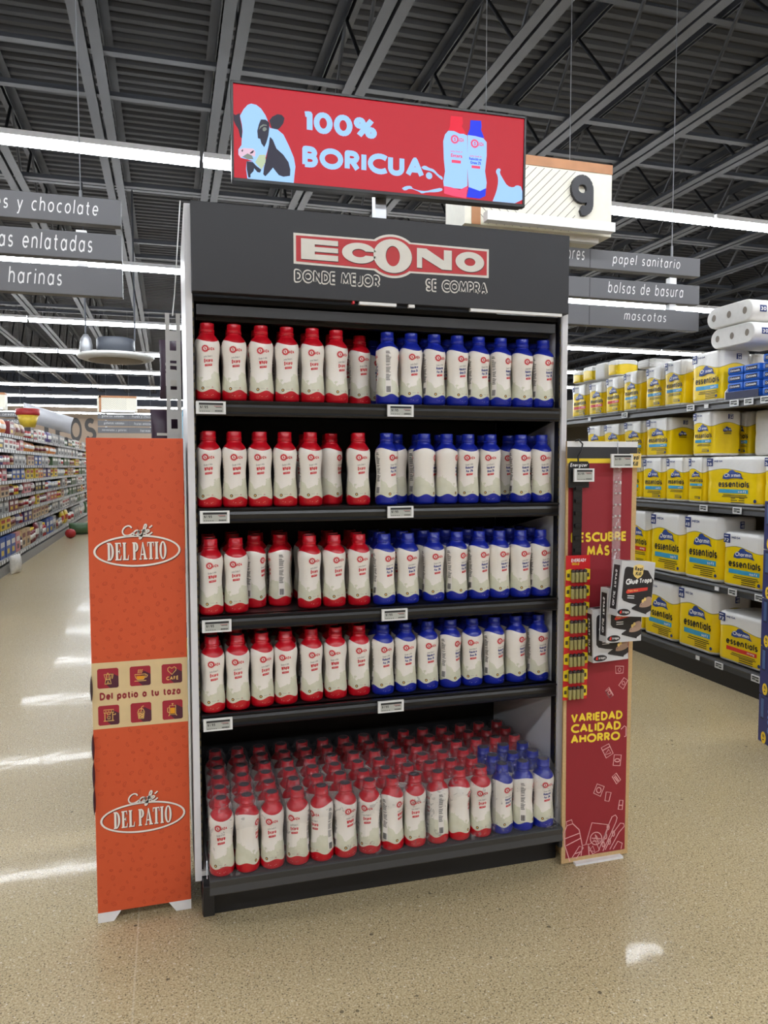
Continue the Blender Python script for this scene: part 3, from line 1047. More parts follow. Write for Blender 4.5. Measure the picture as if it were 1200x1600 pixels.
pic = dict(
    sp2=[(0.128, -0.051), (0.141, -0.044), (0.157, -0.052), (0.173, -0.054), (0.19, -0.071), (0.206, -0.077), (0.206, -0.089), (0.19, -0.079), (0.169, -0.062), (0.149, -0.06), (0.133, -0.058)],
    sp3=[(0.059, -0.128), (0.073, -0.119), (0.093, -0.117), (0.097, -0.126), (0.121, -0.13), (0.146, -0.13), (0.17, -0.122), (0.203, -0.113), (0.207, -0.123), (0.186, -0.13), (0.15, -0.133), (0.13, -0.14), (0.121, -0.134), (0.089, -0.125), (0.069, -0.136)],
    sp1=[(0.393, -0.143), (0.407, -0.109), (0.413, -0.078), (0.411, -0.055), (0.402, -0.041), (0.41, -0.028), (0.423, -0.031), (0.417, -0.043), (0.432, -0.065), (0.448, -0.086), (0.471, -0.09), (0.484, -0.079), (0.506, -0.085), (0.507, -0.143)])
for k in pic:
    mb = MB()
    mb.poly(smooth(pic[k] + [pic[k][0]], 1)[:-1], T1)
    tvs(mb, 'milk_splash', ['tv_white'])
mb = MB()
bot = dict(
    rb=[(0.224, 0.079), (0.212, 0.065), (0.206, 0.042), (0.209, -0.017), (0.214, -0.058), (0.208, -0.092), (0.211, -0.111), (0.298, -0.111), (0.294, 0.07), (0.282, 0.074), (0.257, 0.081)],
    rc=[(0.232, 0.129), (0.275, 0.13), (0.277, 0.109), (0.273, 0.098), (0.29, 0.075), (0.266, 0.073), (0.241, 0.081), (0.224, 0.079), (0.23, 0.097), (0.23, 0.112)],
    rbase=[(0.211, -0.107), (0.235, -0.109), (0.269, -0.115), (0.298, -0.099), (0.294, -0.142), (0.244, -0.138), (0.211, -0.132)],
    bb=[(0.295, 0.072), (0.324, 0.071), (0.353, 0.067), (0.366, 0.055), (0.367, 0.009), (0.362, -0.044), (0.369, -0.082), (0.367, -0.101), (0.344, -0.113), (0.302, -0.11), (0.295, -0.028)],
    bc=[(0.304, 0.122), (0.344, 0.124), (0.346, 0.105), (0.344, 0.094), (0.357, 0.067), (0.324, 0.071), (0.294, 0.072), (0.302, 0.093)],
    bbase=[(0.302, -0.103), (0.344, -0.113), (0.367, -0.101), (0.365, -0.128), (0.344, -0.139), (0.294, -0.138)])
for k, fn, c in (('rb', T1, 0), ('rc', T2, 1), ('rbase', T2, 3), ('bb', T3, 0), ('bc', T4, 2), ('bbase', T4, 2)):
    mb.poly(bot[k], fn, c)
T5 = front(0, .003)


def sun(mb, cx, cz, r, fn, m, mw=None, fnw=None):
    pts = []
    for k in range(36):
        a = 2 * PI * k / 36
        rr = r if k % 2 else r * .74
        pts.append((cx + rr * math.cos(a), cz + rr * math.sin(a)))
    mb.poly(pts, fn, m)
    if mw is not None:
        mb.poly(ell(cx, cz, r * .52, r * .52, 18), fnw, mw)
        mb.decal(fit(tx('S', .04), cx - r * .22, cx + r * .26, cz - r * .36, cz + r * .36), lambda u, v: (Vector(fnw(u, v)) * 2 - Vector(fn(u, v))), m)


T6 = front(0, .0036)
for cx, cz in ((.247, .052), (.321, .045)):
    sun(mb, cx, cz, .017, T5, 3, 0, T6)
    mb.decal(fit(tx('UIZA', .03), cx + .012, cx + .034, cz - .006, cz + .006), T6, 3)
mb.decal(fit(tx('Leche Grado A', .01), .232, .276, .009, .015), T5, 3)
mb.decal(fit(tx('Entera', .03), .234, .276, -.008, .004), T5, 3)
mb.poly([(.237, -.027), (.271, -.027), (.271, -.017), (.237, -.017)], T5, 3)
mb.decal(fit(tx('Leche Grado A', .01), .304, .347, .0, .006), T5, 3)
mb.decal(fit(tx('Reducido en', .03), .302, .348, -.011, -.002), T5, 2)
mb.decal(fit(tx('Grasa 2%', .03), .306, .346, -.024, -.014), T5, 2)
mb.poly([(.311, -.038), (.343, -.038), (.343, -.029), (.311, -.029)], T5, 3)
tvs(mb, 'bottle_picture', ['tv_white', 'tv_bred', 'tv_blue', 'tv_rose'])
MB().box(-.02, .02, .06, .1, -.0, .2).build('pole', 'steel', TV)
MB().box(-.12, .12, .05, .065, .2, .4).build('mounting_plate', 'black_metal', TV)
MB().box(-.05, .05, .04, .12, -.012, 0).build('pole_base', 'steel', TV)

# ================================================================ milk bottles
BP = [(.031, 0), (.0355, .003), (.0378, .010), (.038, .03), (.0375, .045), (.0352, .07), (.0336, .09), (.0333, .105), (.0345, .125), (.0368, .145), (.0378, .158), (.0378, .168), (.0362, .178),
      (.032, .187), (.0265, .194), (.0228, .1985), (.0212, .2015), (.0212, .205)]
BP = [(r_ * 1.004, z_) for r_, z_ in BP]
CP = [(.0225, .205), (.0228, .207), (.0214, .208), (.0214, .2105), (.0225, .2115), (.0225, .214), (.0212, .215), (.0212, .2305), (.0205, .233), (.0165, .2334)]


def brad(z):
    for (r0, z0), (r1, z1) in zip(BP, BP[1:]):
        if z0 <= z <= z1:
            return r0 + (r1 - r0) * (z - z0) / (z1 - z0)
    return BP[-1][0]


def wrap(th0, off=.0006):
    def fn(u, v):
        r = brad(v) + off
        a = th0 + u / .0375
        return (r * math.sin(a), -r * math.cos(a), v)
    return fn


BOTTLE = {}
for col in ('red', 'blue'):
    body = MB().lathe(BP, 28).data('bottle_body', ['bottle_' + col])
    cap = MB().lathe(CP, 24, capm=1).data('cap', ['sleeve_' + col, 'cap_top'])
    lo, le = MB(), MB()
    for th, en in ((0, 1), (PI, 0)):
        fn, fn2 = wrap(th, .0004), wrap(th, .0007)
        pts = [(-.008 + rr_ * math.cos(a_), .1535 + rr_ * math.sin(a_)) for a_, rr_ in [(2 * PI * q / 40, .0122 if q % 2 else .0088) for q in range(40)]]
        lo.decal(([(-.008, .1535)] + pts, [(0, q + 1, (q + 1) % 40 + 1) for q in range(40)]), fn, 0)
        lo.decal(([(-.008, .1535)] + ell(-.008, .1535, .0056, .0056, 16), [(0, q + 1, (q + 1) % 16 + 1) for q in range(16)]), fn2, 1)
        lo.decal(fit(sx('S', .26), -.0106, -.0052, .1496, .1574), wrap(th, .0010), 0)
        lo.decal(fit(sx('UIZA', .26, .14), .0005, .0195, .1488, .1575), wrap(th, .0010), 0)
        le.decal(fit(sx('Grade A Milk' if en else 'Leche Grado A', .2, .2), -.0135, .0135, .1262, .1328, .12), fn, 2)
        if col == 'red':
            le.decal(fit(sx('Whole' if en else 'Entera', .32, .1), -.0125, .0150, .1115, .1235, .12), fn, 0)
            zb = .1015
        else:
            le.decal(fit(sx('Reduced' if en else 'Reducido en', .33, .1), -.0135, .0150, .1150, .1240, .12), fn, 1)
            le.decal(fit(sx('Fat 2%' if en else 'Grasa 2%', .33, .1), -.0115, .0140, .1035, .1125, .12), fn, 1)
            zb = .0945
        le.rect(-.0105, .0135, zb - .001, zb + .0055, fn, 0, 8, .12)
        le.decal(fit(sx('Long Life' if en else 'Larga Vida', .16, .2), -.006, .011, zb + .0015, zb + .005, .12), fn2, 4)
        lo.poly(ell(-.0165, .036, .0048, .0048, 14), fn, 2)
        lo.poly(ell(-.0165, .036, .0026, .0026, 10), fn2, 3)
        le.rect(-.007, .004, .0385, .0393, fn, 2)
        le.rect(.0085, .0155, .0372, .0382, fn, 2)
        le.rect(.010, .0140, .0392, .0405, fn, 0)
        le.rect(-.012, .014, .0165, .0172, fn, 4)
        le.rect(-.006, .010, .0145, .0150, fn, 4)
    lo = lo.data('sun_logo', ['print_red', 'print_white', 'emblem', 'icon_line'])
    le = le.data('label_lettering', ['print_red', 'print_blue', 'print_grey', 'emblem', 'print_white'])
    pn = MB()
    fn, fn2 = wrap(-PI / 2, .0004), wrap(-PI / 2, .0007)
    for k in range(8):
        pn.rect(-.010, .010, .036 + .017 * k, .053 + .017 * k, fn, 0, 6)
    z = .168
    rr = random.Random(3)
    while z > .075:
        pn.rect(-.0085, -.0085 + .009 + .008 * rr.random(), z, z + .0016, fn2, 1, 5)
        z -= .0032 if rr.random() > .12 else .006
    for k in range(11):
        xx = -.007 + k * .00132
        pn.rect(xx, xx + .0005 + .0005 * rr.random(), .0385, .058, fn2, 1)
    pn = pn.data('nutrition_panel', ['print_white', 'ink'])
    BOTTLE[col] = (body, cap, lo, le, pn)


def bottle(col, x, y, z, ang, label, group, full=True, jx=None):
    o = thing('milk_bottle', label, 'milk bottle', (x, y, z + .0005), math.radians(ang), group)
    d = BOTTLE[col]
    link('bottle_body', d[0], o)
    link('cap', d[1], o)
    if full:
        link('sun_logo', d[2], o)
        link('label_lettering', d[3], o)
        link('nutrition_panel', d[4], o)
    return o


LEV = ['top shelf', 'second shelf', 'third shelf', 'fourth shelf']
R_, B_ = 'red', 'blue'
# (x, y, turn, language: 0 English to the front, 1 Spanish)
ROWS = [
    [(.0436, .05, 0, 1), (.124, .05, 2, 1), (.206, .05, 2, 0), (.286, .05, -3, 1), (.367, .05, -2, 1), (.446, .06, 20, 1), (.544, .14, 8, 0),
     (.614, .05, 80, 0), (.695, .05, 0, 1), (.775, .05, 14, 0), (.857, .05, 12, 1), (.936, .055, 16, 0), (1.017, .055, 30, 0), (1.098, .055, 14, 1), (1.178, .055, 12, 0)],
    [(.0436, .05, -8, 0), (.121, .05, 4, 0), (.199, .05, -6, 0), (.277, .05, -2, 0), (.358, .05, 5, 0), (.440, .12, 48, 1), (.516, .05, 2, 1),
     (.611, .05, 26, 0), (.744, .06, 66, 1), (.824, .06, 60, 1), (.902, .06, -14, 0), (.984, .06, -22, 1), (1.098, .06, 6, 0), (1.178, .06, -4, 0)],
    [(.0436, .05, 4, 0), (.1215, .062, -6, 1), (.186, .13, 52, 0), (.270, .14, 92, 0), (.357, .075, 16, 1), (.439, .075, 12, 1), (.523, .075, 4, 1),
     (.605, .061, 18, 0), (.687, .059, 6, 1), (.782, .07, 4, 0), (.866, .07, 28, 0), (.948, .07, 16, 0), (1.024, .069, 10, 1), (1.101, .06, 8, 1), (1.178, .06, 8, 0)],
    [(.0436, .045, 4, 1), (.1215, .05, -4, 1), (.199, .06, 12, 1), (.275, .063, -12, 0), (.36, .07, 6, 0), (.441, .074, -16, 0), (.523, .082, 0, 1),
     (.603, .071, 4, 0), (.684, .076, 0, 0), (.765, .08, 0, 1), (.848, .08, 32, 0), (.929, .08, -16, 1), (1.011, .077, 22, 0), (1.094, .076, 22, 1), (1.178, .067, 2, 0)]]
for lv in range(4):
    nr = 0
    for i, (x, y, a, es) in enumerate(ROWS[lv]):
        c = R_ if i < 7 else B_
        bottle(c, x, y, SH[lv], a + 180 * es, f'{c}-capped milk bottle, {ORD[i]} from left in the front row of the {LEV[lv]}', f'{c}-capped milk bottles on the shelves')
rb = random.Random(11)
HIDDEN = {(1, 1, 12)} | {(3, 3, i) for i in range(9, 15)}      # nothing of these shows
for lv, nrow in enumerate((2, 2, 3, 4)):
    for r in range(1, nrow):
        n = -1
        for i in range(15):
            c = R_ if i < 7 else B_
            if (lv, r, i) in HIDDEN:
                continue
            n += 1
            x = .043 + .0813 * i + rb.uniform(-.0015, .0015)
            y0 = max((q[1] for q in ROWS[lv] if abs(q[0] - x) < .079), default=.05)
            y = y0 + .0795 * r + .0012 * r + rb.uniform(.001, .005)
            if lv == 1 and r == 1:
                x += {7: .059, 8: .0586, 9: .058, 10: .058, 11: .058, 13: -.007}.get(i, 0)
            bottle(c, x, y, SH[lv], rb.choice((0, 180)) + rb.uniform(-50, 60), f'{c}-capped milk bottle, {ORD[n]} from left in the {ORD[r]} row back on the {LEV[lv]}', f'{c}-capped milk bottles on the shelves', full=True)

# bottom deck: packs of nine in clear wrap, five packs wide and two deep
BX = [.0600, .1377, .2154, .2950, .3727, .4504, .5300, .6077, .6854, .7650, .8427, .9204, 1.0000, 1.0777, 1.1554]
BA = [(-8, 0), (62, 1), (-10, 1), (-28, 1), (128, 0), (14, 0), (-28, 1), (34, 0), (-14, 1), (92, 0), (56, 1), (-12, 1), (16, 1), (68, 0), (-2, 0)]
DZ = .1447
for r in range(6):
    for i in range(15):
        c = B_ if (i >= 12 and r < 3) else R_
        x = BX[i] + (.006 if r >= 3 else 0) + .0035 * (i % 3 - 1) * 0
        y = -.021 + .0780 * r + (.003 if r >= 3 else 0)
        a = BA[i][0] + 180 * BA[i][1] if r == 0 else rb.uniform(0, 360)
        bottle(c, x, y, DZ, a, f'{c}-capped milk bottle in plastic wrap on the bottom deck, {ORD[i]} from left, {ORD[r]} row', f'{c}-capped milk bottles on the bottom deck', full=True)


def film(px, py, idx, label):
    """shrink wrap over 3 x 3 bottles: draped over the caps, open ovals in front and back"""
    mb = MB()
    x0, x1, y0, y1 = px - .0389, px + 2 * .0777 + .0389, py - .0389, py + 2 * .0780 + .0389
    rr = random.Random(idx)
    ph = [rr.uniform(0, 6) for _ in range(6)]

    def top(x, y):
        d = min(math.hypot(x - (px + .0777 * a), y - (py + .0780 * b)) for a in range(3) for b in range(3))
        h_ = .2362 if d < .0270 else .2362 - min(1., ((d - .0270) / .016)) ** .8 * .028
        e = min(x - x0, x1 - x, y - y0, y1 - y)
        if e < .010:
            h_ -= (.010 - e) / .010 * .010
        return h_ + .0006 * math.sin(90 * x + ph[0]) * math.sin(80 * y + ph[1])
    n = 60
    i0 = len(mb.v)
    for j in range(n + 1):
        for k in range(n + 1):
            x, y = x0 + (x1 - x0) * k / n, y0 + (y1 - y0) * j / n
            mb.v.append((x, y, DZ + top(x, y)))
    for j in range(n):
        for k in range(n):
            a = i0 + j * (n + 1) + k
            mb.f.append((a, a + 1, a + n + 2, a + n + 1))
            mb.m.append(0)
            mb.sm.append(True)
    # skirts
    def side(P, oval, bulge):
        m_ = 30
        q = 22
        i1 = len(mb.v)
        for j in range(q + 1):
            for k in range(m_ + 1):
                u = k / m_
                v = j / q
                x, y, nx, ny = P(u)
                zt = top(x, y)
                z = .002 + (zt - .002) * v
                sc = .0003 + .0003 * (1 + math.sin(40 * u + 17 * v + ph[2]))
                sh = .012 * max(0, (z - .16) / .05) ** 1.2 if z > .16 else 0
                mb.v.append((x + nx * (sc - sh * 0), y + ny * (sc - sh * 0), DZ + z))
        for j in range(q):
            for k in range(m_):
                u, v = (k + .5) / m_, (j + .5) / q
                if oval and ((u - .5) / .44) ** 2 + ((v - .42 - .03 * math.sin(7 * u + ph[3])) / .34) ** 2 < 1:
                    continue
                a = i1 + j * (m_ + 1) + k
                mb.f.append((a, a + 1, a + m_ + 2, a + m_ + 1))
                mb.m.append(0)
                mb.sm.append(True)
    side(lambda u: (x0 + (x1 - x0) * u, y0, 0, -1), True, 0)
    side(lambda u: (x0, y0 + (y1 - y0) * u, -1, 0), False, 0)
    side(lambda u: (x1, y0 + (y1 - y0) * u, 1, 0), False, 0)
    # gathered folds between the necks
    for k in range(7):
        xa = x0 + .01 + rr.random() * (x1 - x0 - .02)
        p = [(xa + .012 * math.sin(4 * t_ + k) + .02 * t_ * (k % 3 - 1), y0 + .004 + .05 * t_, DZ + max(top(xa + u_, y0 + .004 + .05 * t_ + v_) for u_ in (-.014, 0, .014) for v_ in (-.006, 0, .006)) + .002) for t_ in [q / 12 for q in range(13)]]
        mb.tube(p, .0011, 4)
    o = mb.build('plastic_wrap', 'film')
    tag(o, label, 'plastic wrap', 'clear wraps round the bottom packs')


k = 0
PN = ['leftmost', 'second from left', 'middle', 'fourth from left', 'rightmost']
for d in range(2):
    for i in range(5):
        film(BX[3 * i] + (.006 if d else 0), -.021 + d * (.0780 * 3 + .003), k, f'clear crinkled plastic wrap over the {PN[i]} {"front" if d == 0 else "rear"} pack on the bottom deck')
        k += 1

# ================================================================ electronic price tags
def price_tag_mesh(price, wd=.087, h_=.0375):
    fr = MB().box(-wd / 2, wd / 2, -.008, 0, -h_ / 2, h_ / 2).data('frame', ['tag_white'])
    f1, f2 = front(-.008, .0006), front(-.008, .0012)
    sc = MB().rect(-wd / 2 + .008, wd / 2 - .007, -h_ / 2 + .005, h_ / 2 - .004, f1, 0)
    a, b, c, d = -wd / 2 + .009, wd / 2 - .008, -h_ / 2 + .006, h_ / 2 - .005
    sc.rect(a, b, d - .006, d, f2, 1)
    sc.decal(fit(sx(price, .2, .2), a + .003, a + .026, d - .0165, d - .0085), f2, 1)
    sc.rect(b - .026, b - .004, d - .0105, d - .009, f2, 2)
    sc.rect(b - .022, b - .004, d - .0135, d - .012, f2, 1)
    for q in range(5):
        sc.rect(a + .003 + q * .006, a + .006 + q * .006, c + .001, c + .003, f2, 1)
    for q in range(9):
        sc.rect(b - .024 + q * .0024, b - .0225 + q * .0024, c + .001, c + .005, f2, 1)
    return fr, sc.data('display', ['tag_screen', 'ink', 'ink_red'])


PT = price_tag_mesh('$1.95')


def price_tag(x, y, z, label, m=PT, rz=0, grp='price tags on the endcap shelves'):
    t = thing('price_tag', label, 'price tag', (x, y, z), rz, grp)
    link('frame', m[0], t)
    link('display', m[1], t)
    return t


for lv, (xl, zl, xr, zr) in enumerate(((.0485, 1.5665, .64, 1.5685), (.055, 1.240, .640, 1.2445), (.056, .9085, .62, .911), (.055, .604, .607, .609))):
    price_tag(xl, -.005, zl, f'white electronic price tag at the left end of the {LEV[lv]} edge')
    price_tag(xr, -.005, zr, f'white electronic price tag halfway along the {LEV[lv]} edge')

# ================================================================ orange coffee side display
CD = thing('coffee_side_display', 'tall orange cardboard coffee display panel standing left of the milk unit', 'display', (-.17, .05, 0))
cx0, cx1 = -.138, .138
o = bevel(MB().box(cx0, cx1, 0, .008, .03, 1.4765).build('panel', 'orange_panel', CD), .002)
PANEL = o
bevel(MB().box(cx0 + .002, cx1 - .002, .008, .24, .045, 1.47).build('box_body', 'deck_white', CD), .002)
for s in (-1, 1):
    MB().prism([(s * .138, 0), (s * .138, .031), (s * .07, .031), (s * .092, 0)][::s], 1, .0, .2).build('foot', 'white', CD)
G1, G2, G3, G4 = (front(0, d) for d in (.0008, .0016, .0024, .0032))
MB().rect(cx0, cx1, .603, .805, G1).build('cream_band', 'band_cream', PANEL)
rb2 = random.Random(5)
mb = MB()
pts = []
for _ in range(4000):
    p = (rb2.uniform(cx0 + .008, cx1 - .008), rb2.uniform(.045, 1.465))
    if .595 < p[1] < .815 or any(abs(p[1] - c) < .062 for c in (1.145, .325)):
        continue
    if all((p[0] - q[0]) ** 2 + (p[1] - q[1]) ** 2 > .0225 ** 2 for q in pts):
        pts.append(p)
for p in pts:
    a = rb2.uniform(0, PI)
    sc_ = rb2.choice((.7, 1, 1.15))
    if rb2.random() < .15:
        sc_ = .45
    e = [(p[0] + sc_ * (.0072 * math.cos(t_) * math.cos(a) - .0048 * math.sin(t_) * math.sin(a)), p[1] + sc_ * (.0072 * math.cos(t_) * math.sin(a) + .0048 * math.sin(t_) * math.cos(a))) for t_ in [2 * PI * q / 12 for q in range(12)]]
    mb.line(e[:rb2.choice((9, 12))], .0011, G1, 0)
    if sc_ > .6:
        mb.line([(p[0] - .006 * sc_ * math.cos(a), p[1] - .006 * sc_ * math.sin(a)), (p[0] + .001, p[1] - .001), (p[0] + .006 * sc_ * math.cos(a), p[1] + .006 * sc_ * math.sin(a))], .001, G1, 0)
mb.build('bean_pattern', 'bean', PANEL)


def serif(s):
    """condensed slab-serif capitals from polygons; returns loops on a unit cap height and the total width"""
    st, th, sf = .2, .07, .06
    out = []

    def R(x, a, b, c, d):
        out.append([[(x + a, c), (x + b, c), (x + b, d), (x + a, d)]])
    x = 0
    for ch in s:
        if ch == ' ':
            x += .22
            continue
        if ch in 'DELPI':
            R(x, .05, .05 + st, 0, 1)
            R(x, 0, .1 + st, 0, th)
            R(x, 0, .1 + st, 1 - th, 1)
        if ch == 'D':
            o_ = [(x + .2, 1)] + [(x + .2 + .38 * math.cos(t_), .5 + .5 * math.sin(t_)) for t_ in [PI / 2 - PI * k / 20 for k in range(21)]] + [(x + .2, 0)]
            i_ = [(x + .22, 1 - th)] + [(x + .22 + .16 * math.cos(t_), .5 + .43 * math.sin(t_)) for t_ in [PI / 2 - PI * k / 20 for k in range(21)]] + [(x + .22, th)]
            out.append([o_ + i_[::-1]])
            x += .66
        elif ch == 'E':
            R(x, .2, .52, 0, th)
            R(x, .2, .5, 1 - th, 1)
            R(x, .2, .4, .47, .47 + th)
            out.append([[(x + .44, th), (x + .52, th), (x + .55, .27), (x + .51, .27)]])
            out.append([[(x + .42, 1 - th), (x + .5, 1 - th), (x + .52, .76), (x + .48, .76)]])
            R(x, .36, .41, .38, .62)
            x += .62
        elif ch == 'L':
            R(x, .2, .5, 0, th)
            out.append([[(x + .42, th), (x + .5, th), (x + .54, .3), (x + .5, .3)]])
            x += .6
        elif ch == 'P':
            o_ = [(x + .2, 1)] + [(x + .24 + .27 * math.cos(t_), .73 + .27 * math.sin(t_)) for t_ in [PI / 2 - PI * k / 16 for k in range(17)]] + [(x + .2, .46)]
            i_ = [(x + .22, 1 - th)] + [(x + .24 + .09 * math.cos(t_), .73 + .2 * math.sin(t_)) for t_ in [PI / 2 - PI * k / 16 for k in range(17)]] + [(x + .22, .46 + th)]
            out.append([o_ + i_[::-1]])
            x += .56
        elif ch == 'A':
            out.append([[(x + .04, 0), (x + .12, 0), (x + .3, .8), (x + .28, 1)]])
            out.append([[(x + .27, 1), (x + .36, 1), (x + .64, 0), (x + .42, 0)]])
            R(x, .14, .42, .26, .26 + th)
            R(x, -.02, .2, 0, th)
            R(x, .36, .7, 0, th)
            x += .68
        elif ch == 'T':
            R(x, .2, .2 + st, 0, 1)
            R(x, .13, .27 + st, 0, th)
            R(x, .0, .6, 1 - th, 1)
            out.append([[(x, 1), (x + .07, 1), (x + .04, .74), (x, .74)]])
            out.append([[(x + .53, 1), (x + .6, 1), (x + .6, .74), (x + .56, .74)]])
            x += .64
        elif ch == 'I':
            x += .36
        elif ch == 'O':
            out.append([ell(x + .32, .5, .31, .52, 30), ell(x + .32, .5, .12, .44, 26)[::-1]])
            x += .68
        x += .03
    return out, x


CAFE = [[(.66, .74), (.62, .9), (.48, .98), (.3, .9), (.14, .65), (.1, .35), (.2, .1), (.4, .03), (.62, .15), (.8, .36)],
        [(1.1, .5), (.97, .56), (.82, .4), (.77, .18), (.86, .04), (1.0, .15), (1.12, .5)], [(1.13, .54), (1.06, .2), (1.12, .04), (1.26, .18)],
        [(1.22, .15), (1.42, .5), (1.58, .9), (1.55, 1.1), (1.45, 1.02), (1.38, .6), (1.3, .0), (1.2, -.32), (1.1, -.25), (1.2, -.02), (1.46, .26)], [(1.24, .5), (1.56, .56)],
        [(1.5, .26), (1.66, .34), (1.75, .48), (1.66, .58), (1.55, .46), (1.5, .2), (1.6, .04), (1.78, .14), (1.92, .32)], [(1.74, .74), (1.92, .96)]]


def patio_logo(zc, name):
    g = MB()

    def draw(dx, dz, fn, m):
        o_ = ell(dx, zc + dz, .1245, .048, 48)
        i_ = ell(dx, zc + dz, .1185, .0425, 48)[::-1]
        g.poly([o_, i_], fn, m)
        L, wd = serif('DEL PATIO')
        s_ = .172 / wd
        for j, l in enumerate(L):
            g.poly([[(-.086 + dx + u * s_, zc - .027 + dz + v * .053) for u, v in q] for q in l], (lambda u, v, e=2e-5 * (j % 6): (fn(u, v)[0], fn(u, v)[1] - e, fn(u, v)[2])), m)
        for l in CAFE:
            g.line(smooth([(-.047 + dx + u * .047, zc + .045 + dz + v * .032) for u, v in l], 2), .0042, fn, m)
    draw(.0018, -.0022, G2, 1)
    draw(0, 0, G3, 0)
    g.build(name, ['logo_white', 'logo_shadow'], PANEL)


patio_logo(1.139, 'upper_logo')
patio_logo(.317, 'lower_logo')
mb = MB()
mb.decal(fit(sx('Del patio a tu taza', .25, .12), -.117, .117, .6865, .7145), G2)
mb.build('slogan_lettering', 'text_maroon', PANEL)
# six little pictograms
for r in range(2):
    for c in range(3):
        ux, uz = -.0925 + c * .0925, (.757 if r == 0 else .644)
        g = MB()
        a = .030
        g.poly([(ux - a + .004, uz - a), (ux + a - .004, uz - a), (ux + a, uz - a + .004), (ux + a, uz + a - .004), (ux + a - .004, uz + a), (ux - a + .004, uz + a), (ux - a, uz + a - .004), (ux - a, uz - a + .004)], G2, 0)
        g.poly([(ux - .010, uz - .014), (ux + .010, uz + .016), (ux + a, uz + .004), (ux + a, uz - a + .004), (ux + a - .004, uz - a), (ux + .006, uz - a)], front(0, .0019), 1)
        q = lambda l: [(ux + u / 1000, uz + v / 1000) for u, v in l]
        LW = .0022
        ln = lambda l, cl=False: g.line(q(l), LW, G3, 2, cl)
        if (r, c) == (0, 0):
            ln([(-9, -17), (9, -17), (6, -4), (11, 12), (-11, 12), (-6, -4)], True)
            ln([(-6, -4), (6, -4)])
            ln([(-4, 12), (-3, -3)])
            ln([(4, 12), (3, -3)])
            ln([(-2, 13), (0, 17), (2, 13)])
            ln([(11, 12), (15, 12), (12, -2)])
            ln([(-3, -17), (0, -8), (3, -17)])
        elif (r, c) == (0, 1):
            g.poly(q([(-12, 0), (13, 0), (10, -10), (-8, -10)]), G3, 3)
            ln([(-16, 5), (16, 5), (14, -4), (9, -11), (-8, -11), (-14, -3)], True)
            ln([(16, 4), (21, 1), (18, -5), (13, -5)])
            ln([(-17, -15), (17, -15)])
            for k in (-5, 0, 5):
                ln([(k - 2, 9), (k, 13), (k - 1, 16), (k + 2, 20)])
        elif (r, c) == (0, 2):
            ln([(0, -3), (-12, 10), (-12, 17), (-7, 21), (0, 16), (7, 21), (12, 17), (12, 10)], True)
            g.decal(fit(sx('CAFÉ', .24, .2), ux - .017, ux + .018, uz - .02, uz - .0065), G3, 2)
        elif (r, c) == (1, 0):
            ln([(-14, 8), (-14, 17), (14, 17), (14, 8)], True)
            ln([(-11, 8), (-11, -16)])
            ln([(11, 8), (11, -16)])
            ln([(-15, -17), (15, -17)])
            ln([(-5, 8), (-4, 2), (4, 2), (5, 8)])
            ln([(11, 1), (19, 1), (19, 5)])
            ln([(-4, -4), (4, -4), (3, -11), (-3, -11)], True)
            for k in (-8, 0, 8):
                ln([(k - 2, 12.5), (k + 2, 12.5)])
        elif (r, c) == (1, 1):
            g.poly(q([(-8, -1), (8, -1), (6, -17), (-6, -17)]), G3, 2)
            ln([(-10, 2), (10, 2), (7, -19), (-7, -19)], True)
            ln(ell(0, 3, 8.5, 9, 12, 0, PI))
            ln([(0, 3), (2, 17), (8, 20)])
            for u, v in ((-3, -6), (2, -9), (-2, -13), (3, -3)):
                g.poly(q([(u - 1.4, v - 1.4), (u + 1.4, v - 1.4), (u + 1.4, v + 1.4), (u - 1.4, v + 1.4)]), G4, 1)
        else:
            g.poly(q([(-7, 6), (7, 6), (7, -12), (-7, -12)]), G3, 3)
            ln([(-9, 13), (9, 13), (9, -15), (-9, -15)], True)
            ln([(-9, 8), (-15, 6), (-15, -6), (-9, -9)])
            ln([(0, 13), (0, 19)])
            ln([(-3, 19), (3, 19)])
            ln([(-10, -15), (-12, -19)])
            ln([(10, -15), (12, -19)])
        g.build('pictogram', ['icon_red', 'icon_shade', 'icon_line', 'icon_gold'], PANEL)
# brown coffee pouches peeping out on the left of the display
pouch = bag('pouch', 'bag_purple', .075, .07)
for k, z in enumerate((.345, .425, .51, .69)):
    o = link('coffee_pouch', pouch, None, (-.3095, .07, z), PI / 2)
    o.scale = (1, .16, 1)
    tag(o, f'small dark coffee pouch peeping out left of the orange panel, {ORD[k]} up', 'pouch', 'coffee pouches on the side of the orange display')

# ================================================================ maroon side display
MD = thing('maroon_side_display', 'tall maroon and kraft cardboard display panel standing right of the milk unit', 'display', (1.35, -.05, 0))
ox = -1.35
o = bevel(MB().prism([(1.2155 + ox, .004), (1.481 + ox, .004), (1.491 + ox, 1.475), (1.2155 + ox, 1.475)], 1, 0, .008).build('panel', 'cork', MD), .001)
MP = o
MB().box(1.246 + ox, 1.476 + ox, .008, .22, .004, 1.46).build('box_body', 'cork', MD)
H = lambda d: (lambda u, v: (u + ox, -d, v))
H1, H2, H3 = H(.0007), H(.0014), H(.0021)
MB().poly([(1.2305, .022), (1.468, .022), (1.4705, 1.402), (1.222, 1.402)], H1).build('poster', 'poster_red', MP)
mb = MB().rect(1.2155, 1.4905, 1.456, 1.475, H1, 0).rect(1.2165, 1.489, 1.417, 1.456, H1, 1).rect(1.2165, 1.474, 1.401, 1.417, H2, 2)
mb.build('top_band', ['white', 'poster_dark', 'poster_yellow'], MP)
mb = MB()
mb.decal(fit(sx('DESCUBRE', .24, .08), 1.234, 1.449, 1.131, 1.165), H2)
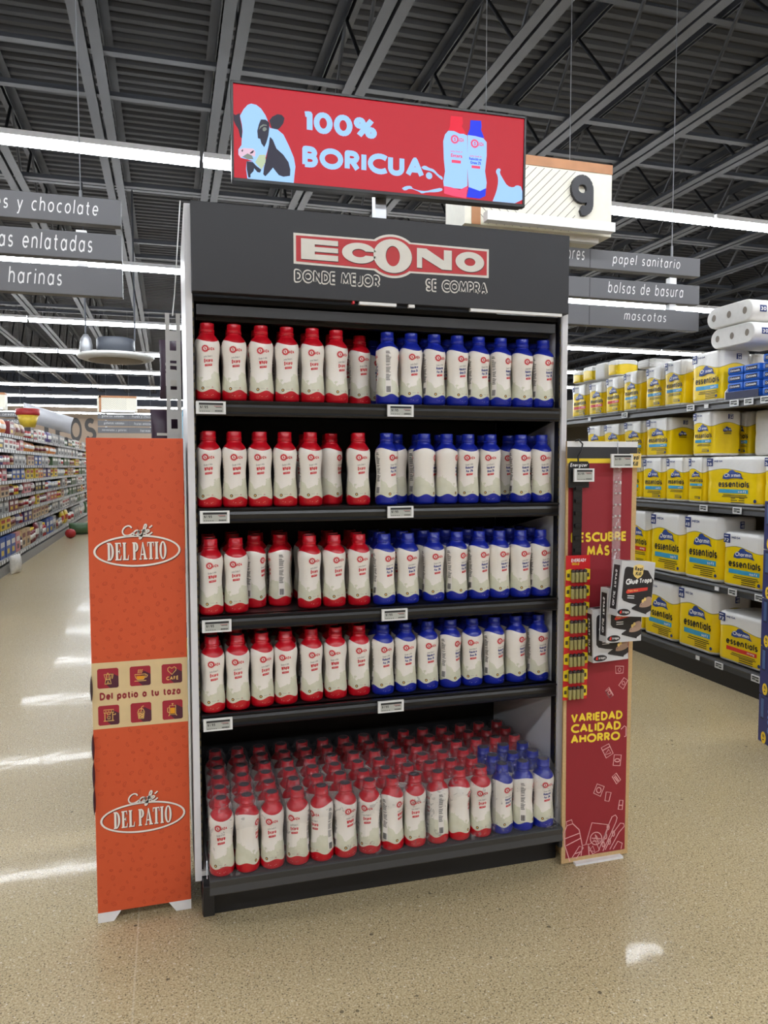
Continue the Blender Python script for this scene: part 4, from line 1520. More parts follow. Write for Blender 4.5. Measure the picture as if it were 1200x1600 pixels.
mb.build('lettering', 'poster_yellow', MP)
mb = MB()
mb.decal(fit(sx('MÁS', .24, .1), 1.297, 1.386, 1.082, 1.124), H2)
mb.build('lettering', 'poster_yellow', MP)
for k, s_ in enumerate(('VARIEDAD', 'CALIDAD', 'AHORRO')):
    mb = MB()
    mb.decal(fit(sx(s_, .24, .08), 1.245, (1.449, 1.443, 1.441)[k], .505 - .0375 * k, .537 - .0375 * k, -.03), H2)
    mb.build('lettering', 'poster_yellow', MP)
# line drawings of groceries
mb = MB()


def cv(l, ox_=860, oy_=1080, s_=5.52):
    out = []
    for a, b in l:
        px, py = ox_ + a / s_, oy_ + b / s_
        out.append((1.247 + (px - 893) * .00254, .537 - (py - 1115) * .00227 - (px - 893) * .00024))
    return out


LN = [
    ([(150, 1125), (195, 1110), (205, 1145), (155, 1160)], 1), ([(155, 1160), (130, 1230), (140, 1330), (185, 1475)], 0), ([(205, 1145), (260, 1200), (275, 1270), (295, 1370)], 0), ([(135, 1275), (265, 1230)], 0),
    ([(150, 1335), (275, 1275)], 0), ([(320, 1330), (370, 1145), (520, 1170), (470, 1330)], 0), (ell(408, 1285, 50, 55, 18), 1), ([(380, 1310), (410, 1260), (440, 1310)], 1), ([(400, 1250), (430, 1330)], 0), ([(370, 1280), (450, 1290)], 0),
    ([(430, 1400), (520, 1160), (545, 1100), (575, 1085), (590, 1110), (580, 1150), (470, 1400)], 0), ([(530, 1390), (610, 1240), (655, 1190), (650, 1165), (620, 1160), (560, 1240), (490, 1390)], 0),
    (ell(512, 1190, 10, 24, 10), 1), (ell(492, 1270, 10, 24, 10), 1), (ell(472, 1340, 10, 24, 10), 1), (ell(560, 1250, 10, 24, 10), 1), (ell(525, 1320, 10, 24, 10), 1),
    ([(205, 1440), (265, 1345), (300, 1360), (240, 1450)], 1), ([(225, 1410), (275, 1395)], 0), ([(280, 1430), (290, 1340), (340, 1330), (350, 1430)], 0), ([(340, 1340), (400, 1300), (440, 1390), (380, 1420)], 1), ([(350, 1390), (380, 1350), (400, 1400)], 1),
    ([(560, 1390), (600, 1320), (640, 1340), (630, 1390)], 0),
    ([(470, 0), (505, 55), (535, 35), (500, -20)], 1), ([(440, 490), (505, 455), (545, 540), (485, 580)], 1), ([(450, 515), (515, 480)], 0), ([(470, 555), (505, 505), (525, 535)], 1), ([(555, 553), (617, 556), (608, 650), (546, 646)], 1), (ell(582, 602, 22, 14, 12), 1),
    ([(540, 745), (575, 715), (615, 775), (580, 810)], 1), ([(555, 745), (590, 790)], 0), ([(565, 735), (600, 785)], 0), ([(410, 805), (472, 830), (440, 915), (380, 885)], 1), (ell(425, 860, 20, 24, 12), 1), ([(490, 878), (533, 885), (515, 962), (480, 955)], 1),
    ([(610, 955), (640, 958), (634, 1040), (598, 1035)], 1), ([(605, 1000), (638, 1002)], 0), ([(610, 330), (640, 300), (655, 310), (655, 390), (640, 395)], 0)]
for l, c in LN:
    mb.line(cv(l), .0034, H2, 0, bool(c))
for l in ([(520, 1410), (555, 1375), (600, 1450), (565, 1475)], [(650, 1355), (700, 1280), (738, 1305), (695, 1390)], [(615, 1170), (695, 1170), (690, 1235), (620, 1240)]):
    mb.line(cv(l, 860, 850, 6.153), .003, H2, 0, True)
    c_ = (sum(a for a, b in l) / 4, sum(b for a, b in l) / 4)
    mb.line(cv(ell(c_[0], c_[1], 14, 18, 10), 860, 850, 6.153), .002, H2, 0, True)
mb.build('drawing_pattern', 'poster_line', MP)
mb = MB()
mb.line([(1.245, .79 - .022), (1.30, .79 - .022), (1.335, .79 - .034), (1.37, .79 - .022), (1.455, .79 - .022), (1.455, .79 + .022), (1.37, .79 + .022), (1.335, .79 + .034), (1.30, .79 + .022), (1.245, .79 + .022)], .0035, H2, 0, True)
mb.decal(fit(sx('ECONO', .24, .14, 0, 1.5), 1.255, 1.445, .777, .803), H2, 0)
mb.build('small_logo', 'poster_line', MP)
MB().box(1.262 + ox, 1.45 + ox, -.02, .0, 0, .008).build('foot_strip', 'white', MD)

# black hanging strip with battery cards
HS = thing('battery_hanging_strip', 'black plastic hanging strip with a header tag on the maroon display', 'hanging strip', (1.25, -.066, 1.1))
mb = MB().box(-.0165, .0165, 0, .004, -.02, .26)
for k in range(6):
    mb.box(-.012, .012, -.008, .0, .0 + .042 * k, .012 + .042 * k)
mb.build('strip', 'hanger_black', HS)
hd = bevel(MB().prism([(-.038, .218), (.040, .218), (.040, .298), (.034, .307), (-.032, .307), (-.038, .298)], 1, -.004, -.001).build('header_tag', 'hanger_black', HS), .001)
MB().decal(fit(sx('Energizer', .2, .16, .2), -.033, .032, .285, .301), lambda u, v: (u, -.0047, v)).build('lettering', 'white', hd)
MB().tube([(0, 0, .305), (-.004, -.004, .325), (.008, -.006, .345), (.014, -.002, .365), (.004, .006, .38), (-.008, .008, .376)], .003).build('hook', 'hanger_black', HS)
price_tag(1.262, -.078, 1.361, 'small white price tag clipped to the black battery strip', price_tag_mesh('$5.99', .075, .044), 0, 'price tags on the maroon display')
bz = [1.023, .967, .909, .85, .793, .735, .678, .622]
cell = MB()
cd = MB().box(-.046, .046, 0, .0015, -.028, .030).data('card', ['card_red'])
cd0 = MB().box(-.046, .046, 0, .0015, -.028, .067).data('card', ['card_red'])
yt = MB()
for s in (-1, 1):
    yt.poly([(s * .046, -.016), (s * .046, .018), (s * .026, .022), (s * .026, -.02)][::s], lambda u, v: (u, -.0008, v), 0)
    yt.rect(s * .037 - .005, s * .037 + .005, -.007, .006, lambda u, v: (u, -.0014, v), 1)
yt = yt.data('yellow_flash', ['card_yellow', 'emblem'])
cl = MB().lathe([(.0062, 0), (.0068, .001), (.0068, .034), (.0066, .0345), (.0068, .0355), (.0068, .0415), (.0058, .0425), (.0024, .0425), (.0024, .0445)], 14)
for q in range(len(cl.f)):
    if sum(cl.v[i][2] for i in cl.f[q]) / len(cl.f[q]) > .034:
        cl.m[q] = 1
cl = cl.data('battery', ['battery_gold', 'battery_dark'])
for k, z in enumerate(bz):
    t = thing('battery_card', f'red blister card of four batteries, {ORD[k]} from the top of the black hanging strip', 'battery pack', (1.2505 - .0008 * k, -.0735, z), 0, 'battery cards on the hanging strip')
    link('card', cd0 if k == 0 else cd, t)
    link('yellow_flash', yt, t)
    for q in range(4):
        link('battery', cl, t, (-.0235 + .0152 * q, -.008, -.0235))
    if k == 0:
        g = MB()
        g.decal(fit(sx('EVEREADY', .24, .12), -.026, .03, .044, .056), lambda u, v: (u, -.0006, v), 0)
        g.decal(fit(sx('GOLD', .24, .12), -.024, .004, .034, .042), lambda u, v: (u, -.0006, v), 1)
        g.build('lettering', ['white', 'card_yellow'], t)

# clear clip strip with glue trap boxes
CS = thing('clear_clip_strip', 'clear plastic clip strip holding glue trap boxes on the maroon display', 'clip strip', (1.402, -.066, 1.1))
mb = MB().box(-.016, -.012, 0, .003, -.3, .29).box(.012, .016, 0, .003, -.3, .29).box(-.012, .012, .001, .002, -.3, .29)
mb.build('strip', 'clip_clear', CS)
mb = MB()
for k in range(7):
    for s in (-1, 1):
        mb.box(s * .0085 - .0035, s * .0085 + .0035, -.006, .0, .0 + .039 * k, .006 + .039 * k)
mb.build('prong', 'deck_white', CS)
MB().tube([(0, 0, .33), (-.012, 0, .318), (.012, 0, .318), (0, 0, .33), (0, .002, .365), (.006, .01, .378)], .0016).build('hook', 'steel', CS)
price_tag(1.404, -.082, 1.409, 'white price tag at the top of the clear clip strip', price_tag_mesh('$4.99', .083, .046), 0, 'price tags on the maroon display')
t = thing('brand_tag', 'small cream paper tag beside the price tag on the clear clip strip', 'tag', (1.466, -.075, 1.41))
MB().box(-.022, .022, 0, .001, -.024, .024).build('paper', 'badge_gold', t)
g = MB()
g.decal(fit(sx('Real', .24, .12, .15), -.018, .014, .002, .02), lambda u, v: (u, -.0006, v))
g.decal(fit(sx('Kill', .24, .12, .15), -.012, .010, -.02, -.002), lambda u, v: (u, -.0006, v))
g.build('lettering', 'ink', t)
tw, th_, td = .138, .182, .042
box_d = MB().box(-tw / 2, tw / 2, 0, td, -th_ / 2, th_ / 2).data('carton', ['trap_white'])
f1, f2, f3, f4 = (front(0, d) for d in (.0006, .0012, .0018, .0024))
pb = MB()
pb.poly(smooth([(-.056, -.03), (-.056, .06), (-.05, .072), (-.036, .072), (.067, .06), (.067, -.052), (.05, -.058), (-.045, -.043), (-.056, -.03)], 1)[:-1], f1, 0)
L_ = lambda u, v: (-tw / 2 - .0006, u, v)
pb.rect(.006, .036, -.07, .075, L_, 0)
T_ = lambda u, v: (u, v, th_ / 2 + .0006)
pb.rect(-.05, -.02, .01, .034, T_, 0)
pb = pb.data('black_field', ['trap_black'])
pl = MB()
pl.decal(fit(sx('Glue', .26, .06), -.046, .004, .012, .032, .12), f2, 0)
pl.decal(fit(sx('Traps', .26, .06), .01, .06, .016, .036, .12), f2, 0)
pl.poly([(-.042, -.012), (-.036, -.002), (.046, .008), (.046, -.002), (-.036, -.016)], f2, 1)
pl.decal(fit(sx('Tapa Mice', .2, .14), -.034, .006, -.0105, -.0045, .1), f3, 3)
for z in (-.024, -.031):
    pl.rect(-.034, -.006, z, z + .0025, f2, 0)
pl.poly(ell(-.042, -.077, .026, .011, 20), f2, 2)
pl.decal(fit(sx('4', .3), -.06, -.052, -.084, -.07), f3, 4)
pl.decal(fit(sx('traps', .22, .16), -.048, -.022, -.082, -.073), f3, 0)
pl.decal(fit(sx('GLUE TRAPS', .24, .1), -.06, .06, .014, .024), lambda u, v: (-tw / 2 - .0012, .026 - (v - .014) * 1., u), 0)
pl = pl.data('lettering', ['white', 'trap_red', 'trap_black', 'badge_gold', 'bar_red'])
bg = MB()
bg.poly([(-.02, .075), (-.014, .078), (0, .082), (.014, .08), (.021, .078), (.021, .052), (.014, .042), (0, .034), (-.014, .042), (-.02, .05)], f2, 0)
bg.decal(fit(sx('Real', .22, .1, .1), -.015, .017, .06, .074), f3, 1)
bg.decal(fit(sx('Kill', .22, .1, .1), -.01, .013, .044, .058), f3, 1)
bg = bg.data('badge', ['badge_gold', 'ink'])
ms = MB()
ms.poly([(-.012, -.062), (.02, -.044), (.069, -.05), (.069, -.068), (.05, -.078)], f2, 0)
ms.poly([(-.012, -.062), (.05, -.078), (.05, -.082), (-.012, -.066)], f3, 2)
ms.poly(smooth([(.018, -.058), (.02, -.048), (.028, -.04), (.036, -.03), (.05, -.022), (.066, -.024), (.069, -.05), (.05, -.058), (.03, -.06), (.018, -.058)], 2)[:-1], f3, 1)
ms.poly(ell(.03, -.038, .005, .006, 10), f4, 3)
ms.poly(ell(.038, -.032, .005, .006, 10), f4, 3)
ms.poly(ell(.0255, -.05, .0014, .0014, 8), f4, 0)
ms = ms.data('mouse_picture', ['trap_black', 'mouse', 'ink', 'tv_pink'])
ms.materials[3] = M['badge_gold']
for k, (x, y, z, tilt, rz, lab) in enumerate(((1.391, -.20, .988, .10, .10, 'white and black glue trap box, topmost on the clear clip strip'), (1.384, -.15, .893, .02, .06, 'white and black glue trap box, middle of three on the clear clip strip'),
                                             (1.360, -.105, .818, -.03, .02, 'white and black glue trap box, lowest on the clear clip strip'))):
    t = thing('glue_trap_box', lab, 'box', (x, y, z), 0, 'glue trap boxes on the clip strip')
    t.rotation_euler = (0, tilt, rz)
    c_ = link('carton', box_d, t)
    for nm, d in (('black_field', pb), ('lettering', pl), ('badge', bg), ('mouse_picture', ms)):
        link(nm, d, t)

# ================================================================ right aisle: toilet paper gondola
RX = 3.28
RG = thing('paper_gondola', 'long dark gondola with four shelves of toilet paper in the right aisle', 'shelving', (RX, .9, 0))
GL0, GL1 = 0., 9.
B(.52, .56, GL0, GL1, .0, 2.05, 'back_panel', 'tan_back', RG)
B(.0, .56, GL0, GL1, 0, .10, 'base', 'black_metal', RG)
for z, d in ((.150, 0), (.632, .02), (1.140, .02), (1.803, .02)):
    sh = MB().box(d + .01, .52, GL0, GL1, z - .03, z - .001).build('shelf', 'tan_back' if z > .2 else 'black_metal', RG)
    MB().prism([(d, z), (d - .006, z - .012), (d, z - .024), (d - .004, z - .05), (d + .03, z - .052), (d + .03, z)], 1, GL0, GL1).build('shelf_lip', 'lip_grey', sh)
for y in (0, 1.22, 2.44, 3.66, 4.88, 6.1):
    B(.49, .52, y, y + .03, .1, 2.05, 'upright', 'black_metal', RG)


def scal(u, w_, n, amp=.0045):
    return amp * abs(math.sin(PI * n * (u / w_ + .5))) ** .6


def paper_pack(wd, d, h_, num, bar, label, loc, rz=-PI / 2, art=True, m='pack', group='toilet paper packs on the right shelves', top=False):
    nx, ny, nz = max(1, round(wd / .115)), max(1, round(d / .115)), max(1, round(h_ / .13))
    mb = MB()
    per = []
    rc = .03
    for (ax, ay, bx, by) in ((-1, -1, 1, -1), (1, -1, 1, 1), (1, 1, -1, 1), (-1, 1, -1, -1)):
        ln_ = 14
        for k in range(ln_):
            t_ = k / ln_
            x, y = (ax + (bx - ax) * t_) * wd / 2, (ay + (by - ay) * t_) * d / 2
            if ay == by:
                e = min(abs(x + wd / 2), abs(wd / 2 - x))
                ins = rc - math.sqrt(max(0, rc * rc - max(0, rc - e) ** 2))
                y += ay * (scal(x, wd, nx) - ins * .8)
            else:
                e = min(abs(y + d / 2), abs(d / 2 - y))
                ins = rc - math.sqrt(max(0, rc * rc - max(0, rc - e) ** 2))
                x += ax * (scal(y, d, ny) - ins * .8)
            per.append((x, y))
    n = len(per)
    Z = [(0, .93), (.006, .985), (.02, 1)] + [(h_ * k / 12, 1) for k in range(1, 12)] + [(h_ - .02, 1), (h_ - .006, .975), (h_, .9)]
    Z.sort()
    for z, f_ in Z:
        g_ = -.0035 * (1 - abs(math.sin(PI * nz * z / h_)) ** .4)
        for x, y in per:
            r_ = math.hypot(x, y)
            q = f_ + g_ / r_
            mb.v.append((x * q, y * q, z))
    for j in range(len(Z) - 1):
        for k in range(n):
            mb.f.append((j * n + k, j * n + (k + 1) % n, (j + 1) * n + (k + 1) % n, (j + 1) * n + k))
            mb.m.append(0)
            mb.sm.append(True)
    for off, flip in ((0, 1), ((len(Z) - 1) * n, 0)):
        f_ = [off + k for k in range(n)]
        mb.f.append(tuple(f_[::-1] if flip else f_))
        mb.m.append(0)
        mb.sm.append(False)
    t = thing('toilet_paper_pack', label, 'toilet paper', loc, rz, group)
    mb.build('wrapper', m, t)
    if not art:
        return t
    Fr = lambda o_: (lambda u, v: (u, -d / 2 - scal(u, wd, nx) - o_, v))
    Sd = lambda o_: (lambda u, v: (wd / 2 + scal(u, d, ny) + o_, u, v))
    a1, a2, a3 = Fr(.0026), Fr(.0052), Fr(.006)
    k = min(wd / .2, 1.65)
    kv = min(k, h_ / .27)            # scale of the artwork
    c = .018 * k

    def cloud(g, cx, cz, s_, fn, fn2, sv=None):
        sv = sv or s_
        pts = smooth([(-1.0, -.36), (-.98, -.1), (-.8, .14), (-.5, .2), (-.36, .46), (-.02, .5), (.2, .3), (.6, .22), (.78, .12), (.76, -.1), (1.04, -.42), (.6, -.3), (0, -.26), (-.6, -.42), (-1.0, -.36)], 1)[:-1]
        g.poly([(cx + u * s_, cz + v * sv) for u, v in pts], fn, 0)
        g.decal(fit(sx('Charmin', .2, .08, .12), cx - .82 * s_, cx + .72 * s_, cz - .2 * sv, cz + .17 * sv), fn2, 1)
    g = MB()
    cx, zc = min(c, .02), h_ * .62
    cloud(g, cx, zc, .054 * k, a1, a2, .058 * kv)
    g.build('brand_logo', ['logo_blue', 'white'], t)
    g = MB()
    g.decal(fit(sx('essentials', .2, .1), cx - .078 * k, cx + .082 * k, zc - .068 * kv, zc - .034 * kv), a1, 0)
    zb = zc - .1 * kv
    g.rect(cx - .076 * k, cx + .078 * k, zb, zb + .021 * kv, a1, 1, 8)
    g.decal(fit(sx('soft' if bar == 'bar_teal' else 'strong', .2, .12, .1), cx + .03 * k, cx + .068 * k, zb + .004 * kv, zb + .017 * kv), a2, 2)
    for q, (e0, e1) in enumerate(((-.05, .07), (-.055, .075))):
        g.rect(cx + e0 * k, cx + e1 * k, zb - .013 * kv - q * .009 * kv, zb - .0095 * kv - q * .009 * kv, a1, 0, 6)
    for q in range(3):
        g.rect(cx - .01 * k, cx + .06 * k, h_ * .14 - q * .008 * k, h_ * .14 - q * .008 * k + .003 * k, a1, 0)
    g.poly(ell(wd / 2 - .026, h_ * .105, .007 * k, .007 * k, 12), a1, 3)
    x0 = -wd / 2 + .012
    g.rect(x0, x0 + .036 * k, h_ * .8, h_ * .965, a1, 3)
    g.decal(fit(sx(num, .2, .14), x0 + .005 * k, x0 + .031 * k, h_ * .82, h_ * .88), a2, 2)
    g.rect(x0 + .006 * k, x0 + .028 * k, h_ * .92, h_ * .935, a2, 2)
    g.decal(fit(sx('MEGA', .2, .16), x0 + .043 * k, x0 + .088 * k, h_ * .885, h_ * .925), a1, 3)
    # the end of the pack
    b1, b2 = Sd(.0026), Sd(.0048)
    g.rect(.0, .036, h_ * .82, h_ * .93, b1, 3)
    g.decal(fit(sx(num, .2, .14), .006, .03, h_ * .83, h_ * .885), b2, 2)
    g.rect(.006, .03, h_ * .9, h_ * .915, b2, 2)
    g.poly(ell(d / 2 - .03, h_ * .12, .007, .007, 12), b1, 3)
    for q in range(2):
        g.rect(-.035, .025, h_ * .52 - q * .011, h_ * .52 - q * .011 + .004, b1, 0)
    g.build('lettering', ['text_black', bar, 'white', 'navy_tag'], t)
    g = MB()
    cloud(g, -.005, h_ * .59, .036, b1, b2)
    g.build('end_logo', ['logo_blue', 'white'], t)
    return t


PR = [('top shelf', 1.806, [(3.53, 3.28, .275, '24', 'bar_red'), (3.26, 3.03, .27, '24', 'bar_red'), (3.01, 2.80, .285, '24', 'bar_red'), (2.77, 2.56, .30, '24', 'bar_teal'),
                            (2.49, 2.28, .30, '24', 'bar_teal'), (2.275, 2.06, .315, '24', 'bar_teal'), (1.985, 1.70, .325, '36', 'bar_teal')]),
      ('second shelf, upper layer', 1.458, [(3.275, 3.045, .265, '24', 'bar_teal'), (3.03, 2.775, .265, '24', 'bar_teal'), (2.755, 2.50, .27, '24', 'bar_teal'), (2.475, 2.20, .275, '24', 'bar_teal'), (1.965, 1.76, .29, '24', 'bar_teal')]),
      ('second shelf', 1.144, [(2.75, 2.53, .305, '24', 'bar_teal'), (2.505, 2.255, .305, '24', 'bar_teal'), (2.235, 2.02, .305, '24', 'bar_teal'), (2.0, 1.835, .305, '24', 'bar_teal'), (1.822, 1.345, .305, '36', 'bar_teal'), (1.33, 1.02, .305, '36', 'bar_teal')]),
      ('third shelf', .636, [(2.70, 2.415, .42, '48', 'bar_red'), (2.395, 2.035, .42, '48', 'bar_teal'), (2.02, 1.665, .425, '48', 'bar_teal'), (1.65, 1.295, .34, '72', 'bar_teal'), (1.28, .98, .40, '72', 'bar_teal')]),
      ('bottom shelf', .154, [(2.80, 2.48, .40, '48', 'bar_teal'), (2.45, 2.085, .405, '48', 'bar_teal'), (2.07, 1.69, .415, '48', 'bar_teal'), (1.675, 1.275, .315, '72', 'bar_red')])]
for nm, z, ls in PR:
    for i, (y1, y0, h_, num, bar) in enumerate(ls):
        d = .24 if y1 - y0 < .33 else .30
        paper_pack(y1 - y0 - .014, d, h_, num, bar, f'yellow and white toilet paper pack, right {nm}, {ORD[i]} from far end', (RX + .022 + d / 2 + .01, (y0 + y1) / 2, z))
for i, (x, y, z, w_, h_) in enumerate(((3.69, 1.84, 1.806, .24, .31), (3.69, 1.86, 1.458, .2, .29), (3.69, 2.33, 1.458, .24, .27))):
    paper_pack(w_, .2, h_, '24', 'bar_teal', ('yellow toilet paper pack behind the near end of the top shelf row', 'yellow toilet paper pack in the rear row of the upper layer, near end', 'yellow toilet paper pack in the rear row of the upper layer, farther in')[i], (x, y, z))
# white clear-wrapped rolls on the second shelf by the near end
for k, y in enumerate((1.60, 1.42)):
    paper_pack(.15, .13, .285, '', '', ('clear wrapped white paper towel pack on the upper layer, farther one', 'clear wrapped white paper towel pack on the upper layer, nearer one')[k], (3.62, y, 1.458), art=False, m='roll_white', group='clear wrapped paper packs')
# loose small packs on top of the far end
rb3 = random.Random(2)
for k, (y, z, w_, h_, m_) in enumerate(((3.46, 2.10, .15, .1, 'pack'), (3.285, 2.10, .17, .12, 'pack'), (3.10, 2.095, .17, .13, 'roll_white'), (2.93, 2.105, .13, .12, 'pack'), (2.52, 2.116, .17, .06, 'roll_white'))):
    o = paper_pack(w_, .2, h_, '', '', f'small paper roll pack lying on the top shelf packs, {ORD[k]} from the far end', (3.42, y, z), art=False, m=m_, group='loose packs on top of the right shelves')


def big_roll_pack(y0, y1, z, label, shift=0.):
    """three rolls side by side in clear wrap, cores facing the aisle"""
    n = 3
    r = (y1 - y0) / n / 2
    d = .36
    t = thing('toilet_roll_pack', label, 'toilet paper', (RX + .03 + shift, y0, z), 0, 'clear roll packs on the top shelf')
    mb = MB()
    N_ = 40
    pts = [(r * math.cos(a) * 1.0 + r, r * math.sin(a) + r) for a in [PI / 2 + PI * k / 16 for k in range(17)]]
    prof = pts + [(2 * r * n - r + r * math.cos(a), r + r * math.sin(a)) for a in [-PI / 2 + PI * k / 16 for k in range(17)]]
    for k, (y, zz) in enumerate(prof):
        pass
    i = 0
    for x, f_ in ((0, .9), (.006, .98), (.02, 1), (d - .02, 1), (d, .92)):
        for y, zz in prof:
            mb.v.append((x, n * r + (y - n * r) * (1 - (1 - f_) * .25), r + (zz - r) * f_))
    m_ = len(prof)
    for j in range(4):
        for k in range(m_):
            mb.f.append((j * m_ + k, (j + 1) * m_ + k, (j + 1) * m_ + (k + 1) % m_, j * m_ + (k + 1) % m_))
            mb.m.append(0)
            mb.sm.append(True)
    mb.f.append(tuple(range(m_)))
    mb.f.append(tuple(4 * m_ + k for k in range(m_))[::-1])
    mb.m += [0, 0]
    mb.sm += [False, False]
    mb.build('wrapper', 'roll_white', t)
    for k in range(n):
        o_ = [(r * (2 * k + 1) + .27 * r * math.cos(a), r + .33 * r * math.sin(a)) for a in [2 * PI * q / 16 for q in range(16)]]
        MB().poly(o_, lambda u, v: (-.0012, u, v)).build('core', 'roll_hole', t)
    g = MB()
    S_ = lambda o__: (lambda u, v: (u, r + 0 - math.sqrt(max(0, r * r - (v - r) ** 2)) - o__, v))
    for q in range(6):
        z0_, z1_ = r * .75 + q * r * .1, r * .75 + (q + 1) * r * .1
        g.rect(.05, .10, z0_, z1_, S_(.0018), 0)
        for s_ in range(4):
            g.rect(.16 + .05 * s_, .21 + .05 * s_, z0_ - .3 * r * 0, z1_, S_(.0018), 1)
    for q in range(14):
        z0_, z1_ = r * .1 + q * r * .125, r * .1 + (q + 1) * r * .125
        g.rect(.16, .35, z0_, z1_, S_(.0012), 1)
    g.decal(fit(sx('30', .22), .056, .094, r * .85, r * 1.2), S_(.0026), 2)
    g.build('print', ['navy_tag', 'box_yellow', 'white'], t)
    return t


big_roll_pack(1.42, 1.80, 2.135, 'clear pack of three big white rolls on the top shelf, lower of two')
big_roll_pack(1.44, 1.84, 2.268, 'clear pack of three big white rolls on the top shelf, upper of two')

# blue wipes in their tray at the near end of the top shelf
t = thing('display_tray', 'curved white and navy cardboard tray holding blue wipes on the top shelf', 'tray', (RX + .03, 1.66, 1.806))
o = MB().prism([(0, 0), (0, .05), (.04, .09), (.10, .17), (.2, .2), (.3, .2), (.3, 0)], 1, -.006, .0).build('tray_side', 'white', t)
MB().box(.0, .004, -.28, -.006, 0, .045).build('tray_front', 'navy_dark', t)
MB().box(.296, .3, -.28, -.006, 0, .2).build('tray_back', 'navy_dark', t)
MB().box(.004, .296, -.28, -.006, .0, .003).build('tray_floor', 'navy_dark', t)
wp = MB().prism([(-.05, 0), (.05, 0), (.055, .012), (.055, .038), (.05, .046), (-.05, .046), (-.055, .038), (-.055, .012)], 1, -.062, .062)
wp = wp.data('pouch', ['wipes_blue'])
wl = MB().box(-.057, -.055, -.045, .045, .012, .036, 0).box(-.035, .035, -.035, .03, .046, .049, 1)
wl.decal(fit(sx('Cottonelle', .18, .12, .2), -.04, .04, .017, .03), lambda u, v: (-.0575, -u, v), 2)
wl = wl.data('label', ['navy_dark', 'wipes_sky', 'white'])
k = 0
for lv in range(4):
    for j, y in enumerate((1.59, 1.455)):
        t = thing('wipes_pack', f'blue wipes pack in the tray, {ORD[lv]} layer up in the {("farther", "nearer")[j]} stack', 'wipes', (RX + .10, y, 1.811 + .0495 * lv), 0, 'blue wipes packs on the top shelf')
        link('pouch', wp, t)
        link('label', wl, t)
for lv in range(5):
    t = thing('wipes_pack', f'blue wet wipes pack stacked beside the tray on the top shelf, {ORD[lv]} layer up', 'wipes', (RX + .10, 1.30, 1.807 + .0495 * lv), 0, 'blue wipes packs on the top shelf')
    link('pouch', wp, t)
    link('label', wl, t)

# shelf tags on the right gondola
st = MB().box(-.006, 0, -.035, .035, -.02, .02).data('frame', ['tag_white'])
sd = MB().rect(-.028, .028, -.014, .014, lambda u, v: (-.0066, -u, v), 0).rect(-.026, .026, .006, .013, lambda u, v: (-.0072, -u, v), 1).rect(-.026, .0, -.006, .0, lambda u, v: (-.0072, -u, v), 1).rect(.004, .026, -.012, -.004, lambda u, v: (-.0072, -u, v), 1).data('display', ['tag_screen', 'ink'])
sw = MB().box(-.004, 0, -.018, .018, -.013, .013).data('frame', ['tag_white'])
SP = [('top', RX + .013, 1.778, (2.70, 1.95, 1.55, 1.43, 1.30, 1.18), (3.2, 1.8)), ('second', RX + .013, 1.115, (1.80, 1.50), ()), ('third', RX + .013, .605, (2.35, 1.52, 1.30), (1.66,)), ('bottom', RX - .005, .122, (1.60, 1.29), (1.80,))]
for nm, x, z, l1, l2 in SP:
    for k, y in enumerate(l1):
        t = thing('shelf_tag', f'white electronic tag on the right aisle {nm} shelf edge, {ORD[k]} from far end', 'price tag', (x - .002, y, z), 0, 'shelf tags in the right aisle')
        link('frame', st, t)
        link('display', sd, t)
    for k, y in enumerate(l2):
        t = thing('shelf_tag', f'plain white tag on the right aisle {nm} shelf edge, {ORD[k]} from far end', 'price tag', (x - .002, y, z), 0, 'plain tags in the right aisle')
        link('frame', sw, t)

# navy cartons stacked at the right edge of the picture
ZB = [0, .262, .385, .693, .951, 1.208]
ZB = [0.0, .245, .487, .729, .971, 1.213]
for k in range(5):
    t = thing('navy_carton', f'navy blue carton in the stack right of the aisle, {ORD[k]} from the floor', 'box', (2.775, .72, ZB[k] + .001 * k), -.22, 'navy cartons in the stack')
    bevel(MB().box(0, .40, -.5, .02, .001, .241).build('carton', 'navy_box', t), .003)
    W1, W2 = (lambda u, v: (-.0008, -u, v)), (lambda u, v: (-.0016, -u, v))
    g = MB()
    g.rect(.0, .03, .12, .235, W1, 1)
    for q in range(5):
        g.rect(.004 + .005 * q, .006 + .005 * q, .13, .225, W2, 3)
    g.poly([(.03 + u, .03 + v) for u, v in ell(0, 0, .022, .030, 16)], W1, 2)
    g.decal(([(.024 + (1 - b) * .014, .014 + a * .034) for a, b in sx('12', .22)[0]], sx('12', .22)[1], 1), W2, 4)
    g.decal(([(.06 + (1 - b) * .035, .06 + a * .15) for a, b in sx('CLOROX', .2, .14)[0]], sx('CLOROX', .2, .14)[1], 1), W1, 3)
    g.build('print', ['navy_box', 'navy_dark', 'box_yellow', 'box_blue', 'text_black'], t)

# ================================================================ hanging aisle signs
def plank(z0, z1, x0, x1, words, par, seam, nm='plank'):
    o = bevel(MB().box(x0, x1, -.03, .03, z0, z1).build(nm, 'grey_plank', par), .003)
    if seam:
        MB().box(seam - .003, seam + .003, -.0312, -.03, z0 + .004, z1 - .004).build('seam', 'grey_plank_dark', o)
    if words:
        g = MB()
        for w_, a, b, lo, hi in words:
            g.decal(fit(sx(w_, .105, .26, .16), a, b, lo, hi), front(-.03, .0012))
        g.build('lettering', 'sign_letter', o)
    return o


